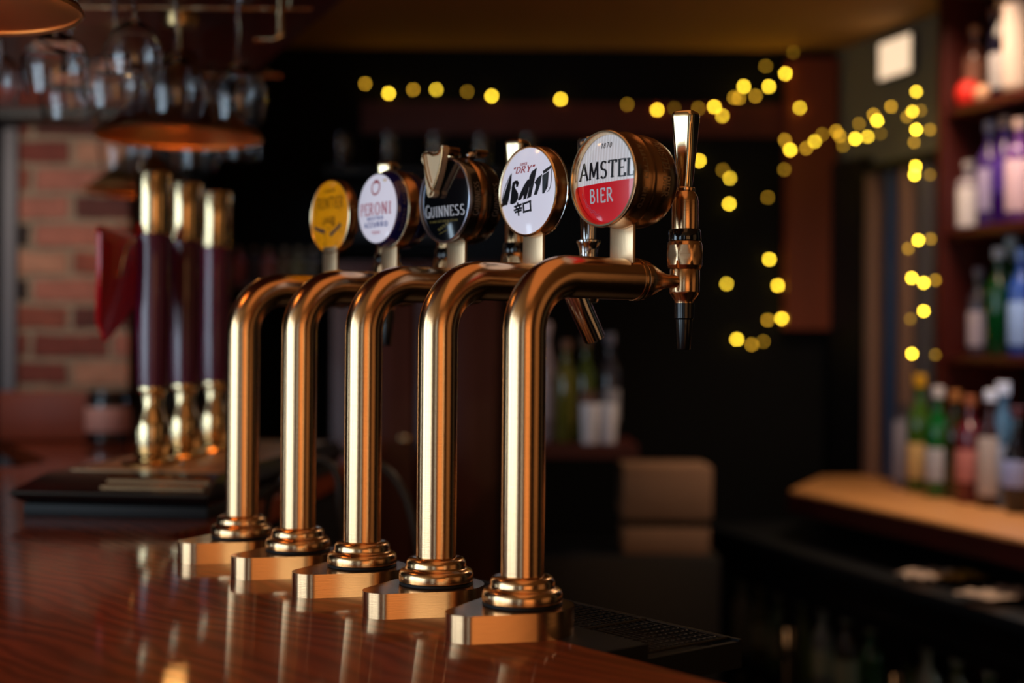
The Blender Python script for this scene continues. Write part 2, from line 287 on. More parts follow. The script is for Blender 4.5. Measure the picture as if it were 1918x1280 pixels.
# glyph: width, strokes (points), serif spots (x, y, half width)
GL = {
 'A': (.78, [[(.0, 0), (.39, 1), (.78, 0)], [(.16, .34), (.62, .34)]], [(.0, 0, .13), (.78, 0, .13)]),
 'B': (.62, [[(.08, 0), (.08, 1)], [(.08, 1), (.3, 1)] + arc(.3, .76, .22, .24, 90, -90) + [(.08, .52)], [(.3, .52)] + arc(.32, .26, .26, .26, 90, -90) + [(.08, 0)]], [(.08, 0, .1), (.08, 1, .1)]),
 'D': (.7, [[(.08, 0), (.08, 1)], [(.08, 1), (.25, 1)] + arc(.25, .5, .42, .5, 90, -90) + [(.08, 0)]], []),
 'E': (.58, [[(.1, 0), (.1, 1)], [(.1, 1), (.54, 1), (.55, .86)], [(.1, .52), (.44, .52)], [(.1, 0), (.55, 0), (.57, .16)]], [(.1, 0, .12), (.1, 1, .12)]),
 'F': (.56, [[(.1, 0), (.1, 1)], [(.1, 1), (.54, 1), (.55, .86)], [(.1, .52), (.44, .52)]], [(.1, 0, .13), (.1, 1, .12)]),
 'G': (.78, [arc(.42, .5, .36, .5, 48, 340, 22), [(.74, .0), (.74, .42)], [(.52, .42), (.86, .42)]], []),
 'I': (.3, [[(.15, 0), (.15, 1)]], [(.15, 0, .14), (.15, 1, .14)]),
 'L': (.56, [[(.1, 1), (.1, 0)], [(.1, 0), (.54, 0), (.56, .2)]], [(.1, 1, .13), (.1, 0, .1)]),
 'M': (.9, [[(.08, 0), (.14, 1), (.45, .15), (.76, 1), (.83, 0)]], [(.08, 0, .1), (.83, 0, .1)]),
 'N': (.8, [[(.12, 0), (.12, 1)], [(.12, 1), (.68, 0)], [(.68, 0), (.68, 1)]], [(.12, 0, .12), (.09, 1, .1), (.68, 1, .12)]),
 'O': (.82, [arc(.41, .5, .35, .5, 0, 360, 28)], []),
 'P': (.62, [[(.1, 0), (.1, 1)], [(.1, 1), (.3, 1)] + arc(.3, .73, .27, .27, 90, -90) + [(.1, .46)]], [(.1, 0, .13), (.1, 1, .12)]),
 'R': (.72, [[(.1, 0), (.1, 1)], [(.1, 1), (.3, 1)] + arc(.3, .75, .25, .25, 90, -90) + [(.1, .5)], [(.3, .5), (.68, 0)]], [(.1, 0, .13), (.1, 1, .12), (.68, 0, .08)]),
 'S': (.6, [arc(.31, .755, .22, .245, 30, 270, 16) + arc(.31, .255, .24, .255, 90, -150, 16)], []),
 'T': (.68, [[(.34, 0), (.34, 1)], [(.02, .88), (.03, 1), (.65, 1), (.66, .88)]], [(.34, 0, .13)]),
 'U': (.78, [[(.13, 1), (.13, .34)] + arc(.40, .34, .27, .34, 180, 360) + [(.67, 1)]], [(.13, 1, .13), (.67, 1, .11)]),
 'Y': (.7, [[(.04, 1), (.35, .48), (.66, 1)], [(.35, .48), (.35, 0)]], [(.35, 0, .12)]),
 'Z': (.62, [[(.04, 1), (.58, 1), (.04, 0), (.6, 0)]], []),
 'K': (.7, [[(.1, 0), (.1, 1)], [(.62, 1), (.12, .45)], [(.26, .58), (.66, 0)]], []),
 'H': (.74, [[(.1, 0), (.1, 1)], [(.64, 0), (.64, 1)], [(.1, .5), (.64, .5)]], []),
 'W': (.95, [[(.02, 1), (.25, 0), (.47, .9), (.7, 0), (.92, 1)]], []),
 '0': (.6, [arc(.3, .5, .23, .5, 0, 360, 20)], []), '1': (.36, [[(.06, .8), (.2, 1), (.2, 0)]], []),
 '7': (.56, [[(.04, 1), (.52, 1), (.18, 0)]], []), '8': (.6, [arc(.3, .74, .2, .26, 0, 360, 16), arc(.3, .25, .24, .25, 0, 360, 16)], []),
 ' ': (.35, [], []), '"': (.34, [[(.08, 1), (.04, .75)], [(.24, 1), (.2, .75)]], []),
}
def stroke(bm, pts, thick, thin, fn):
    n = len(pts); L = []
    for i, (x, y) in enumerate(pts):
        dx = pts[min(i+1, n-1)][0] - pts[max(i-1, 0)][0]; dy = pts[min(i+1, n-1)][1] - pts[max(i-1, 0)][1]
        if n > 2 and 0 < i < n-1:   # sharp corners: mitre kept short
            pass
        l = math.hypot(dx, dy) or 1; w_ = thin + (thick - thin) * abs(dy/l); L.append((-dy/l*w_/2, dx/l*w_/2))
    sharp = n <= 6
    if sharp:
        for (p, q) in zip(pts, pts[1:]):
            dx = q[0]-p[0]; dy = q[1]-p[1]; l = math.hypot(dx, dy) or 1; w_ = (thin + (thick-thin)*abs(dy/l))/2; e = min(thin, .06)/2
            ox, oy = -dy/l*w_, dx/l*w_; ex, ey = dx/l*e, dy/l*e; m = max(1, int(l/.2)); prev = None
            for k in range(m+1):
                t = k/m; cx = p[0]-ex + (q[0]-p[0]+2*ex)*t; cy = p[1]-ey + (q[1]-p[1]+2*ey)*t
                cur = (bm.verts.new(fn(cx+ox, cy+oy)), bm.verts.new(fn(cx-ox, cy-oy)))
                if prev: bm.faces.new((prev[0], prev[1], cur[1], cur[0]))
                prev = cur
    else:
        prev = None
        for (x, y), (ox, oy) in zip(pts, L):
            cur = (bm.verts.new(fn(x+ox, y+oy)), bm.verts.new(fn(x-ox, y-oy)))
            if prev: bm.faces.new((prev[0], prev[1], cur[1], cur[0]))
            prev = cur
def text_width(s, gap=.14): return sum(GL[c][0] + gap for c in s) - gap
def text(bm, s, fn, h, thick=.17, thin=.06, serif=True, sx=1.0, gap=.14, slant=0.0, centre=True, first=1.0):
    """fn(u, v) maps text-plane metres to 3D; text centred on u=0, baseline v=0"""
    wtot = text_width(s, gap); x = -wtot/2 if centre else 0
    for i, c in enumerate(s):
        gw, st, sf = GL[c]; k = first if i == 0 else 1.0
        g = lambda a, b, x=x, k=k: fn((x + a*k + slant*b)*h*sx, b*h*k)
        for p in st: stroke(bm, p, thick, thin, g)
        if serif:
            for (a, b, hw) in sf:
                stroke(bm, [(a-hw, b + (.02 if b < .5 else -.02)), (a+hw, b + (.02 if b < .5 else -.02))], .05, .05, g)
        x += gw*k + gap
    return bm

# ------------------------------------------------------------------ room shell
FAR = 4.85
struct('floor', box(WX, 2.9, -3.0, FAR+.1, -.1, 0), 'floor')
struct('ceiling', box(WX, 2.9, -3.0, FAR+.1, 2.40, 2.5), 'ceiling')
struct('wall_back', box(WX, 2.9, FAR, FAR+.1, 0, 2.40), 'wall')
struct('wall_behind', box(WX, 2.9, -3.1, -3.0, 0, 2.40), 'streetwall')
struct('wall_right', box(2.9, 3.0, -3.1, FAR+.1, 0, 2.40), 'wall')
bm = bmesh.new(); ya = -3.1
for yc, ww, z0_, z1_, pw in WIN:
    box(WX-.2, WX, ya, yc-ww/2, 0, 2.40, bm); ya = yc+ww/2
    box(WX-.2, WX, yc-ww/2, ya, 0, z0_, bm); box(WX-.2, WX, yc-ww/2, ya, z1_, 2.40, bm)
box(WX-.2, WX, ya, 2.3, 0, 2.40, bm); struct('wall_left_far', box(WX-.2, WX, 2.3, FAR+.1, 0, 2.40), 'wall')
struct('wall_left', bm, 'streetwall')
for i, (yc, ww, z0_, z1_, pw) in enumerate(WIN):
    bm = bmesh.new(); f_ = min(.04, ww/6)
    for yy in (yc-ww/2, yc+ww/2-f_): box(WX-.12, WX-.06, yy, yy+f_, z0_, z1_, bm)
    for zz in (z0_, z1_-f_): box(WX-.12, WX-.06, yc-ww/2, yc+ww/2, zz, zz+f_, bm)
    o = struct('window_%d' % (i+1), bm, 'blackwood')
    obj('window_pane', box(WX-.10, WX-.094, yc-ww/2+f_, yc+ww/2-f_, z0_+f_, z1_-f_), 'darkglass', o, False)
# wooden mahogany band and brown panel on the back wall
struct('trim_1', box(-.53, 1.0, FAR-.03, FAR, CZ+.72, CZ+.83), 'redwood2')
struct('trim_2', box(.944, 1.115, FAR-.07, FAR, CZ+.05, CZ+.985), 'orangewood')
# olive wall in the right corner, turned along the back bar
U = Vector((.292, -.956, 0)); RU = math.atan2(-.956, .292); F0 = Vector((1.26, 4.0, 0))
def bb(s, t, z): return F0 + U*s + Vector((.956, .292, 0))*t + Vector((0, 0, z))
def bb_pt(px, t=0.0):
    """s along the back bar where image column px meets the plane t"""
    k = (px - 959)/FP; x0 = F0.x + .956*t; y0 = F0.y + .292*t
    return (k*y0 - x0)/(.292 + .956*k)
for nm_, bm in (('wall_corner', box(-.83, -.0505, .11, .36, 0, 2.395)), ('wall_shelves', box(-.045, 2.3, .30, .36, 0, 2.395))):
    ow = struct(nm_, bm, 'olive'); ow.location = F0; ow.rotation_euler = (0, 0, RU)
o = struct('door_1', box(-.80, bb_pt(1618, .08), .07, .1095, 0, 2.0), 'blackwood'); o.location = F0; o.rotation_euler = (0, 0, RU)
# dark beam above the brick pier
struct('trim_4', box(-2.2, -.98, 3.72, 3.9, 1.97, 2.395), 'blackwood')
struct('wall_brick_pier', box(-1.395, -1.085, 3.92, 4.2, 0, 2.395), 'brick')
struct('trim_5', box(-1.435, -1.397, 3.90, 4.2, 0, 1.965), 'greypaint')
struct('wall_dark_pier', box(-1.083, -.93, 3.98, 4.2, 0, 2.39), 'wall')

# ------------------------------------------------------------------ bar counter
A0 = math.radians(38.9); DV = Vector((cos(A0), sin(A0), 0)); RV = Vector((-sin(A0), cos(A0), 0)); B5 = Vector((.0118, 1.332, 0))
def bar(x, y, z=0.0): return B5 + DV*x + RV*y + Vector((0, 0, z))
def q(x, y): v = bar(x, y); return (v.x, v.y)
edge = .0
poly = [q(edge, -1.0), q(edge, .80), (-.44, 2.12), (-.36, 3.3), (-.36, 3.88), (-1.36, 3.88), (-1.56, 4.10), (-1.70, 4.10), (-1.68, 4.70), (-1.80, 4.7), (-1.035, 3.12), (-1.05, 2.98), (-1.9, 2.85), (-1.9, .2), q(-.62, -1.0)]
poly = [q(edge, -1.0), q(edge, .80), (-.44, 2.12), (-.36, 3.3), (-.36, 3.86), (-1.43, 3.86), (-1.035, 3.12), (-1.05, 2.98), (-1.9, 2.85), (-1.9, .2), q(-.62, -1.0)]
bt = thing('bar_counter', 'glossy red-brown mahogany bar carrying the taps and hand pumps', 'bar counter')
obj('wooden_top', prism(poly, T-.045, T, bev=.004), 'bartop', bt, True, 30)
ins = [(x*1.0, y) for x, y in poly]
cxm = sum(p[0] for p in poly)/len(poly); cym = sum(p[1] for p in poly)/len(poly)
poly2 = [q(edge-.03, -.97), q(edge-.03, .80), (-.47, 2.12), (-.39, 3.3), (-.39, 3.83), (-1.38, 3.83), (-1.0, 3.12), (-1.02, 2.95), (-1.8, 2.8), (-1.8, .3), q(-.56, -.97)]
obj('base_cabinet', prism(poly2, 0, T-.045), 'blackwood', bt, False)

# drip tray beside the taps
tr = thing('drip_tray', 'black drip tray with wire grating along the staff side of the bar', 'drip tray', bar(0, 0, T), A0)
bm = box(edge+.001, .184, -.115, .70, -.040, -.022); box(edge+.001, edge+.056, -.115, .70, -.022, -.0002, bm); box(.180, .184, -.115, .70, -.022, -.012, bm)
box(edge+.056, .180, -.115, -.109, -.022, -.014, bm); box(edge+.056, .180, .694, .70, -.022, -.012, bm)
obj('tray', bm, 'blackwood', tr, False)
M['grate'] = mat('dark_wire', (.045, .038, .03), 0.4, 0.6, bump=((90, 90, 90), .05))
for k in range(6):
    y0 = -.102 + .115*k; y1 = y0 + .112; x0 = edge+.060; x1 = .176; bm = bmesh.new()
    for yy in (y0, y1): tube([(x0, yy, -.012), (x1, yy, -.012)], .0014, 6, bm)
    for xx in (x0, x1): tube([(xx, y0, -.012), (xx, y1, -.012)], .0014, 6, bm)
    for i in range(1, 15): xx = x0 + (x1-x0)*i/15; tube([(xx, y0, -.012), (xx, y1, -.012)], .0006, 5, bm)
    for i in range(1, 9): yy = y0 + (y1-y0)*i/9; tube([(x0, yy, -.0125), (x1, yy, -.0125)], .0006, 5, bm)
    for xx in (x0+.01, x1-.01):
        for yy in (y0+.01, y1-.01): tube([(xx, yy, -.0215), (xx, yy, -.012)], .001, 5, bm)
    obj('wire_grating', bm, 'grate', tr, True)

# ------------------------------------------------------------------ beer fonts
def teardrop(Rb, Rs, a, off=(0, 0), n=30):
    b = math.asin((Rb-Rs)/a); p = []
    A = PI/2 + b                       # tangent angle measured from +X on the big circle
    for i in range(n+1):
        t = -A + 2*A*i/n; p.append((off[0] + Rb*cos(t), off[1] + Rb*sin(t)))
    for i in range(n//2+1):
        t = A + (2*PI - 2*A)*i/(n//2); p.append((off[0] - a + Rs*cos(t), off[1] + Rs*sin(t)))
    return p
HC = .342
def font_base(parent):
    obj('base_plate', prism(teardrop(.050, .024, .062), 0, .0255, bev=.0012), 'plate', parent, ang=25)
    obj('gasket', lathe([(0, .0255), (.0375, .0255), (.0385, .0265), (.0375, .0285), (0, .0285)], 64), 'rubber', parent)
    z = .0285
    pr = [(.0, 0), (.0372, 0), (.0385, .0010), (.0388, .0035), (.0388, .0075), (.0380, .0102), (.0362, .0122), (.0335, .0134), (.0318, .0146), (.0312, .0165), (.0312, .0188),
          (.0304, .0215), (.0285, .0238), (.0258, .0250), (.0235, .0254), (.0212, .0256)]
    obj('flange', lathe([(r, z+h) for r, h in pr], 72), 'plate', parent, ang=40)
    rb = .056; path = [(0, 0, .050), (0, 0, .12), (0, 0, .20), (0, 0, HC-rb-.02)]
    for i in range(25): a = PI/2*i/24; path.append((rb - rb*cos(a), 0, HC - rb + rb*sin(a)))
    path += [(.08, 0, HC), (.11, 0, HC), (.1420, 0, HC)]
    obj('column', tube(path, .0211, 64), 'brass', parent)
    zc = Matrix.Translation((0, 0, HC)) @ RX
    obj('collar', lathe([(.0, .1421), (.0216, .1421), (.0221, .1430), (.0221, .1475), (.0214, .1485), (.0196, .1490), (.0205, .1500), (.0207, .1560), (.0200, .1585), (.0, .1590)], 56, zc), 'brass_x', parent)
    obj('shank', lathe([(.0195, .158), (.0170, .166), (.0125, .176), (.0085, .186), (.0072, .194), (.0070, .203), (.0078, .208), (.0098, .212)], 40, zc), 'brass_x', parent)
    bm = box(.1265, .1305, -.0170, .0170, .0, .045, bev=.0007)
    bmesh.ops.translate(bm, vec=(0, 0, .3575), verts=bm.verts); obj('badge_bracket', bm, 'stem', parent)

def ringsec(z, rx, ry, p, cx, cy=0.0, n=48):
    o = []
    for i in range(n):
        t = 2*PI*i/n; c, s = cos(t), sin(t); f = (abs(c)**p + abs(s)**p)**(-1/p)
        o.append((cx + rx*f*c, cy + ry*f*s, z))
    return o
def brass_tap(parent):
    x = .2187; r_ = lambda l: [(r, HC+h) for r, h in l]; tx = Matrix.Translation((x, 0, 0))
    body = obj('tap', lathe(r_([(.0, -.0225), (.0102, -.0225), (.0106, -.0195), (.0148, -.0135), (.0158, -.0115), (.0161, -.010), (.0161, .0122), (.0156, .0132), (0, .0134)]), 48, tx), 'brass', parent)
    obj('nozzle', lathe(r_([(.0052, -.0712), (.0064, -.0718), (.0070, -.0708), (.0088, -.0400), (.0103, -.0384), (.0104, -.0226), (0, -.0226)]), 40, tx), 'black', body)
    # faceted lock ring: barrel with eight flats cut into it
    bm = bmesh.new(); rows = []; prof = [(.0160, .0134), (.0172, .0142), (.0188, .0175), (.0198, .0220), (.0203, .0275), (.0200, .0330), (.0190, .0385), (.0176, .0422), (.0166, .0432)]
    for r, h in prof:
        row = []
        for i in range(96):
            a = 2*PI*i/96; am = (a + PI/8) % (PI/4) - PI/8; rr = min(r, .0187/cos(am)); row.append(bm.verts.new((x + rr*cos(a), rr*sin(a), HC+h)))
        rows.append(row)
    for a, b in zip(rows, rows[1:]):
        for i in range(96): bm.faces.new((a[i], a[(i+1) % 96], b[(i+1) % 96], b[i]))
    bm.faces.new(rows[0][::-1]); bm.faces.new(rows[-1])
    obj('lock_ring', bm, 'brass', body, ang=14)
    obj('black_band', lathe(r_([(0, .0433), (.0172, .0433), (.0175, .0445), (.0168, .0540), (.0158, .0555), (0, .0557)]), 48, tx), 'blackgloss', body)
    obj('lever_socket', lathe(r_([(0, .0557), (.0140, .0557), (.0142, .0570), (.0141, .0860), (.0132, .0905), (.0108, .0945), (.0102, .0955), (.0106, .0965), (.0106, .0990), (.0098, .1000), (0, .1002)]), 48, tx), 'brass', body)
    secs = []
    for i in range(23):
        t = i/22; z = HC + .0995 + .0760*t; k = t**.85; p = 2 + 3.4*k
        secs.append(ringsec(z, .0072 + .0052*k, .0072 + .0056*k, p, x))
    for dz, f in ((.0020, .97), (.0036, .90), (.0048, .78), (.0055, .55)):
        secs.append([(x + (a-x)*f, b*f, HC + .1755 + dz) for a, b, c in secs[22]])
    ca, sa_ = cos(.35), sin(.35); secs = [[(x + (a-x)*ca - b*sa_, (a-x)*sa_ + b*ca, c) for a, b, c in q_] for q_ in secs]
    obj('lever', loft(secs), 'polbrass', body, ang=28)
def chrome_tap(parent):
    x = .2090; r_ = lambda l: [(r, HC+h) for r, h in l]; tx = Matrix.Translation((x, 0, 0))
    body = obj('tap', lathe(r_([(0, -.0200), (.010, -.0198), (.0125, -.016), (.0130, .0), (.0130, .020), (.0115, .026), (0, .027)]), 40, tx), 'chrome', parent)
    obj('spout', tube([(x-.022, 0, HC-.004), (x-.017, 0, HC-.014), (x-.008, 0, HC-.030), (x+.002, 0, HC-.046), (x+.0105, 0, HC-.060), (x+.0112, 0, HC-.0612)], [.0132, .0132, .0130, .0127, .0124, .0112], 32), 'chrome', body)
    obj('lever_socket', lathe(r_([(0, .0270), (.0095, .0270), (.0098, .034), (.0105, .040), (.0122, .046), (.0136, .048), (.0136, .0505), (.0095, .052), (0, .052)]), 40, tx), 'chrome', body)
    secs = [ringsec(HC + .052 + .0092*i, .0082 + .0003*i, .0086 + .00030*i, 2 + .1*i, x) for i in range(13)]
    secs += [[(x + (a-x)*f, b*f, HC + .1624 + d) for a, b, c in secs[12]] for d, f in ((.0025, .95), (.0045, .8), (.0055, .55))]
    obj('lever', loft(secs), 'chrome', body, ang=28)

ZB = .442                                       # badge centre height
zb = Matrix.Translation((0, 0, ZB)) @ RX
def drum(prof): return lathe(prof, 96, zb)
def dome(x0, R, h, n=10):
    """badge face bulging towards -X"""
    return drum([(0, x0-h)] + [(R*i/n, x0 - h*(1-(i/n)**2)) for i in range(1, n+1)] + [(R*.99, x0+.003), (0, x0+.003)])
def face_fn(x0, R, h, eps=.00035):
    return lambda u, v: (x0 - h*(1 - (u*u+v*v)/(R*R)) - eps, -u, ZB+v)
def shift(fn, du, dv): return lambda u, v: fn(u+du, v+dv)
def side_fn(x0, r, a0, down=True, eps=.0003):
    """text running round the drum; a0 = angle of its centre above the horizontal, on the side facing -Y"""
    s = -1 if down else 1
    return lambda u, v: (x0 + (v if down else -v), -(r+eps)*cos(a0 + s*u/r), ZB + (r+eps)*sin(a0 + s*u/r))
def poly_face(bm, pts, fn):
    f = bm.faces.new([bm.verts.new(fn(u, v)) for u, v in pts]); return bm

def badge_amstel(parent):
    b = obj('badge', drum([(.0465, .1012), (.0478, .0995), (.0490, .1000), (.0493, .1020), (.0484, .1045), (.0480, .1200), (.0490, .1225), (.0494, .1250), (.0490, .1275), (.0472, .1285), (.0466, .1320),
                           (.0480, .1360), (.0482, .1450), (.0470, .1540), (.0440, .1620), (.0400, .1665), (.0340, .1690), (0, .1700)]), 'copper', parent, ang=50)
    obj('rim', drum([(.0446, .1060), (.0450, .1010), (.0462, .0990), (.0480, .0990), (.0488, .1000), (.0480, .1006), (.0468, .1012)]), 'gold', b)
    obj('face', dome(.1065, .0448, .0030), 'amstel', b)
    f = face_fn(.1065, .0448, .0030)
    bm = text(bmesh.new(), 'AMSTEL', shift(f, 0, .0010), .0168, .19, .08, True, .98, .15)
    obj('lettering', bm, 'ink_black', b, False)
    bm = text(bmesh.new(), 'BIER', shift(f, -.006, -.0228), .0132, .17, .13, False, .9, .22); obj('lettering', bm, 'ink_white', b, False)
    bm = text(bmesh.new(), '1870', shift(f, 0, .0315), .0048, .17, .13, False, 1.0, .35, .15); obj('lettering', bm, 'ink_black', b, False)
    bm = bmesh.new()                                            # small foliage scrolls on the red half
    for a0, a1, rr in ((200, 262, .0385), (212, 255, .0365)):
        stroke(bm, [(rr*cos(math.radians(a)) , rr*sin(math.radians(a)) + .0012*sin(a*.45)) for a in range(a0, a1, 2)], .0007, .0005, f)
    obj('scroll_print', bm, 'ink_pink', b, False)
    bm = text(bmesh.new(), 'AMSTEL BIER', side_fn(.1078, .0479, .02), .0095, .2, .1, True, .92, .14); obj('side_lettering', bm, 'emboss', b, False)
    bm = text(bmesh.new(), 'BREWED SINCE 1870'.replace('C', 'S'), side_fn(.1375, .0480, .15), .0080, .17, .08, False, .8, .12) if False else text(bmesh.new(), 'AMSTEL BIER', side_fn(.1385, .0481, .25), .0090, .2, .1, True, .85, .14)
    obj('side_lettering', bm, 'emboss', b, False)

def badge_asahi(parent):
    b = obj('badge', drum([(.0484, .1195), (.0494, .1190), (.0497, .1200), (.0497, .1340), (.0492, .1365), (.0480, .1375), (0, .1380)]), 'copper', parent, ang=50)
    obj('rim', drum([(.0470, .1215), (.0472, .1180), (.0484, .1172), (.0494, .1180), (.0499, .1195), (.0494, .1205)]), 'gold', b)
    obj('rim', drum([(.0495, .1330), (.0503, .1335), (.0503, .1355), (.0490, .1362)]), 'chrome', b)
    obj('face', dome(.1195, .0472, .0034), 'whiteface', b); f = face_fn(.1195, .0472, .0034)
    k = .0470
    # crop units: face centre (1220,620), half size 320 x 495 in the photo
    def P(*pts): return [((x-1218)/318*k, (620-y)/490*k) for x, y in pts]
    bm = bmesh.new()
    for p in (  # slanted brush letters
        [(905, 765), (925, 690), (960, 600), (1000, 490), (1040, 398), (1036, 560), (1005, 700), (985, 752), (960, 752), (975, 660), (940, 668), (922, 765)],      # A
        [(1050, 560), (1060, 510), (1090, 488), (1120, 490), (1138, 520), (1125, 560), (1108, 560), (1105, 525), (1088, 525), (1085, 560), (1130, 640), (1130, 690), (1100, 740), (1060, 752), (1030, 745), (1030, 715), (1060, 715), (1085, 690), (1082, 660), (1050, 600)], # s
        [(1130, 715), (1160, 640), (1200, 560), (1240, 500), (1270, 490), (1250, 620), (1225, 705), (1195, 712), (1205, 645), (1180, 685), (1160, 715)],              # a
        [(1262, 470), (1285, 410), (1335, 375), (1315, 520), (1280, 690), (1240, 705), (1262, 600)], # h
        [(1322, 540), (1350, 490), (1395, 455), (1380, 560), (1345, 672), (1316, 675), (1340, 570)],                             # h leg
        [(1405, 420), (1480, 365), (1488, 385), (1440, 430), (1412, 445)],
        [(1402, 470), (1462, 430), (1455, 600), (1420, 668), (1405, 668)]):                            # i
        poly_face(bm, P(*p), f)
        q_ = P(*p)
        for a_, b_ in zip(q_, q_[1:] + q_[:1]): stroke(bm, [a_, b_], .0007, .0006, f)
    stroke(bm, P((1478, 372), (1490, 430), (1492, 520), (1484, 600), (1470, 640), (1460, 650), (1450, 655)), .0009, .0005, f)
    stroke(bm, P((915, 700), (930, 640), (945, 580), (970, 520), (1000, 460), (1020, 425), (1035, 405)), .0014, .0008, f)
    bmesh.ops.triangulate(bm, faces=bm.faces); obj('lettering', bm, 'ink_black', b, False)
    bm = text(bmesh.new(), '"DRY"', shift(f, -.0055, .0205), .0070, .18, .08, True, 1.45, .20, .22); text(bm, 'SUPER', shift(f, -.0055, .0285), .0028, .2, .1, True, 1.1, .2, .22)
    obj('lettering', bm, 'ink_red', b, False)
    bm = bmesh.new()
    for s in (  # two square characters under the word
        [(1125, 752), (1128, 780)], [(1085, 785), (1168, 768)], [(1105, 795), (1112, 815)], [(1150, 785), (1144, 808)], [(1080, 825), (1172, 808)], [(1092, 850), (1165, 835)], [(1128, 812), (1132, 885)],
        [(1192, 762), (1196, 858)], [(1190, 765), (1276, 742)], [(1272, 742), (1274, 848)], [(1192, 858), (1276, 842)]):
        stroke(bm, P(*s), .0026, .0021, f)
    obj('lettering', bm, 'ink_blue' if False else 'ink_black', b, False)

def badge_guinness(parent):
    b = obj('badge', drum([(.0478, .1120), (.0492, .1125), (.0496, .1145), (.0498, .1260), (.0508, .1275), (.0508, .1350), (.0498, .1365)]), 'copper', parent, ang=40)
    obj('side_band', drum([(.0490, .1128), (.0497, .1135), (.0501, .1150), (.0501, .1262), (.0496, .1266)]), 'blackside', b)
    obj('rear_drum', drum([(.0, .1362), (.0470, .1362), (.0505, .1375), (.0508, .1395), (.0500, .1405), (.0494, .1530), (.0470, .1590), (.0400, .1625), (0, .1640)]), 'blackside', b)
    obj('rim', drum([(.0470, .1120), (.0474, .1090), (.0484, .1080), (.0497, .1090), (.0503, .1115), (.0497, .1135)]), 'steelrim', b)
    obj('face', dome(.1108, .0474, .0046, 14), 'blackface', b); f = face_fn(.1108, .0474, .0046, .0004)
    bm = text(bmesh.new(), 'GUINNESS', shift(f, .0005, -.0192), .0118, .17, .06, True, .94, .20, 0, True, 1.22); obj('lettering', bm, 'ink_white', b, False)
    bm = bmesh.new(); random.seed(3)
    text(bm, 'ST IAMES GATE DUBLIN IRELAND'.replace('IAMES', 'JAMES') if 'J' in GL else 'ST IAMES GATE DUBLIN IRELAND', shift(f, 0, -.0258), .0022, .18, .12, False, 1.0, .3)
    pts = [(-.011 + .0014*i, -.0350 + .0022*sin(i*1.7) + .0005*i) for i in range(18)]
    fine = []
    for a, c in zip(pts, pts[1:]):
        fine += [a, ((a[0]+c[0])/2 + .0006, (a[1]+c[1])/2)]
    stroke(bm, fine, .0008, .0005, f); stroke(bm, [(-.009 + i*.0018, -.0392 + i*.0004) for i in range(11)], .0006, .0005, f)
    obj('lettering', bm, 'ink_gold', b, False)
    M['side_grey'] = M.get('side_grey') or mat('dull_silver_lettering', '#8a7f74', .45, .5, bump=((50, 50, 50), .02))
    obj('side_lettering', text(bmesh.new(), 'GUINNESS', side_fn(.1235, .0502, -.02, False), .0070, .19, .07, True, .86, .16, 0, True, 1.15), 'side_grey', b, False)
    obj('side_lettering', text(bmesh.new(), 'GUINNESS', side_fn(.1520, .0498, -.02, False), .0070, .19, .07, True, .86, .16, 0, True, 1.15), 'side_grey', b, False)
    # harp standing off the face, its crown wrapping back over the drum
    def H(*pts): return [((x-315)/267*.0503, (715-y)/470*.0503) for x, y in pts]
    out = H((165, 215), (185, 182), (215, 174), (245, 182), (275, 202), (305, 208), (340, 192), (365, 160), (380, 138), (396, 150), (399, 180), (390, 235), (380, 300), (366, 380), (345, 470), (318, 560), (298, 610), (300, 650), (290, 676), (262, 684), (240, 680), (226, 640), (216, 560), (203, 440), (192, 330), (178, 300), (160, 270))
    bm = bmesh.new()
    def slab(pts, xa, xb):
        a = [bm.verts.new((xa, -u, ZB+v)) for u, v in pts]; c = [bm.verts.new((xb, -u, ZB+v)) for u, v in pts]; n = len(pts)
        bm.faces.new(a); bm.faces.new(c[::-1])
        for i in range(n): bm.faces.new((a[i], a[(i+1) % n], c[(i+1) % n], c[i]))
    slab(out, .0965, .1045)
    hp = obj('harp_emblem', bm, 'harp', b, ang=30)
    bm = bmesh.new()
    for path, r in ((H((388, 165), (386, 235), (374, 330), (352, 430), (322, 530), (290, 610), (262, 665)), .0017),
                    (H((190, 205), (205, 330), (225, 450), (255, 560), (275, 600)), .0013),
                    (H((215, 215), (232, 330), (255, 440), (278, 530)), .0007),
                    (H((180, 240), (200, 195), (245, 200), (290, 228), (340, 225), (378, 175)), .0019)):
        tube([(.0962, -u, ZB+v) for u, v in path], r, 10, bm)
    obj('harp_frame', bm, 'harpedge', b, True)
    bm = bmesh.new()
    cr = H((310, 225), (345, 212), (372, 180), (381, 145), (398, 152), (402, 178), (388, 205), (350, 235))
    slab(cr, .1045, .1200); obj('harp_crown', bm, 'copper', b, ang=30)
    bm = bmesh.new()
    slab([(u+.002, v+.0005) for u, v in cr], .1440, .1600); obj('harp_crown', bm, 'copper', b, ang=30)
    bm = bmesh.new(); bmesh.ops.create_uvsphere(bm, u_segments=20, v_segments=12, radius=.0048, matrix=Matrix.Translation((.1400, -.012, ZB+.0535)) @ Matrix.Diagonal((1.7, 1, .9, 1)))
    obj('harp_boss', bm, 'chrome', b)

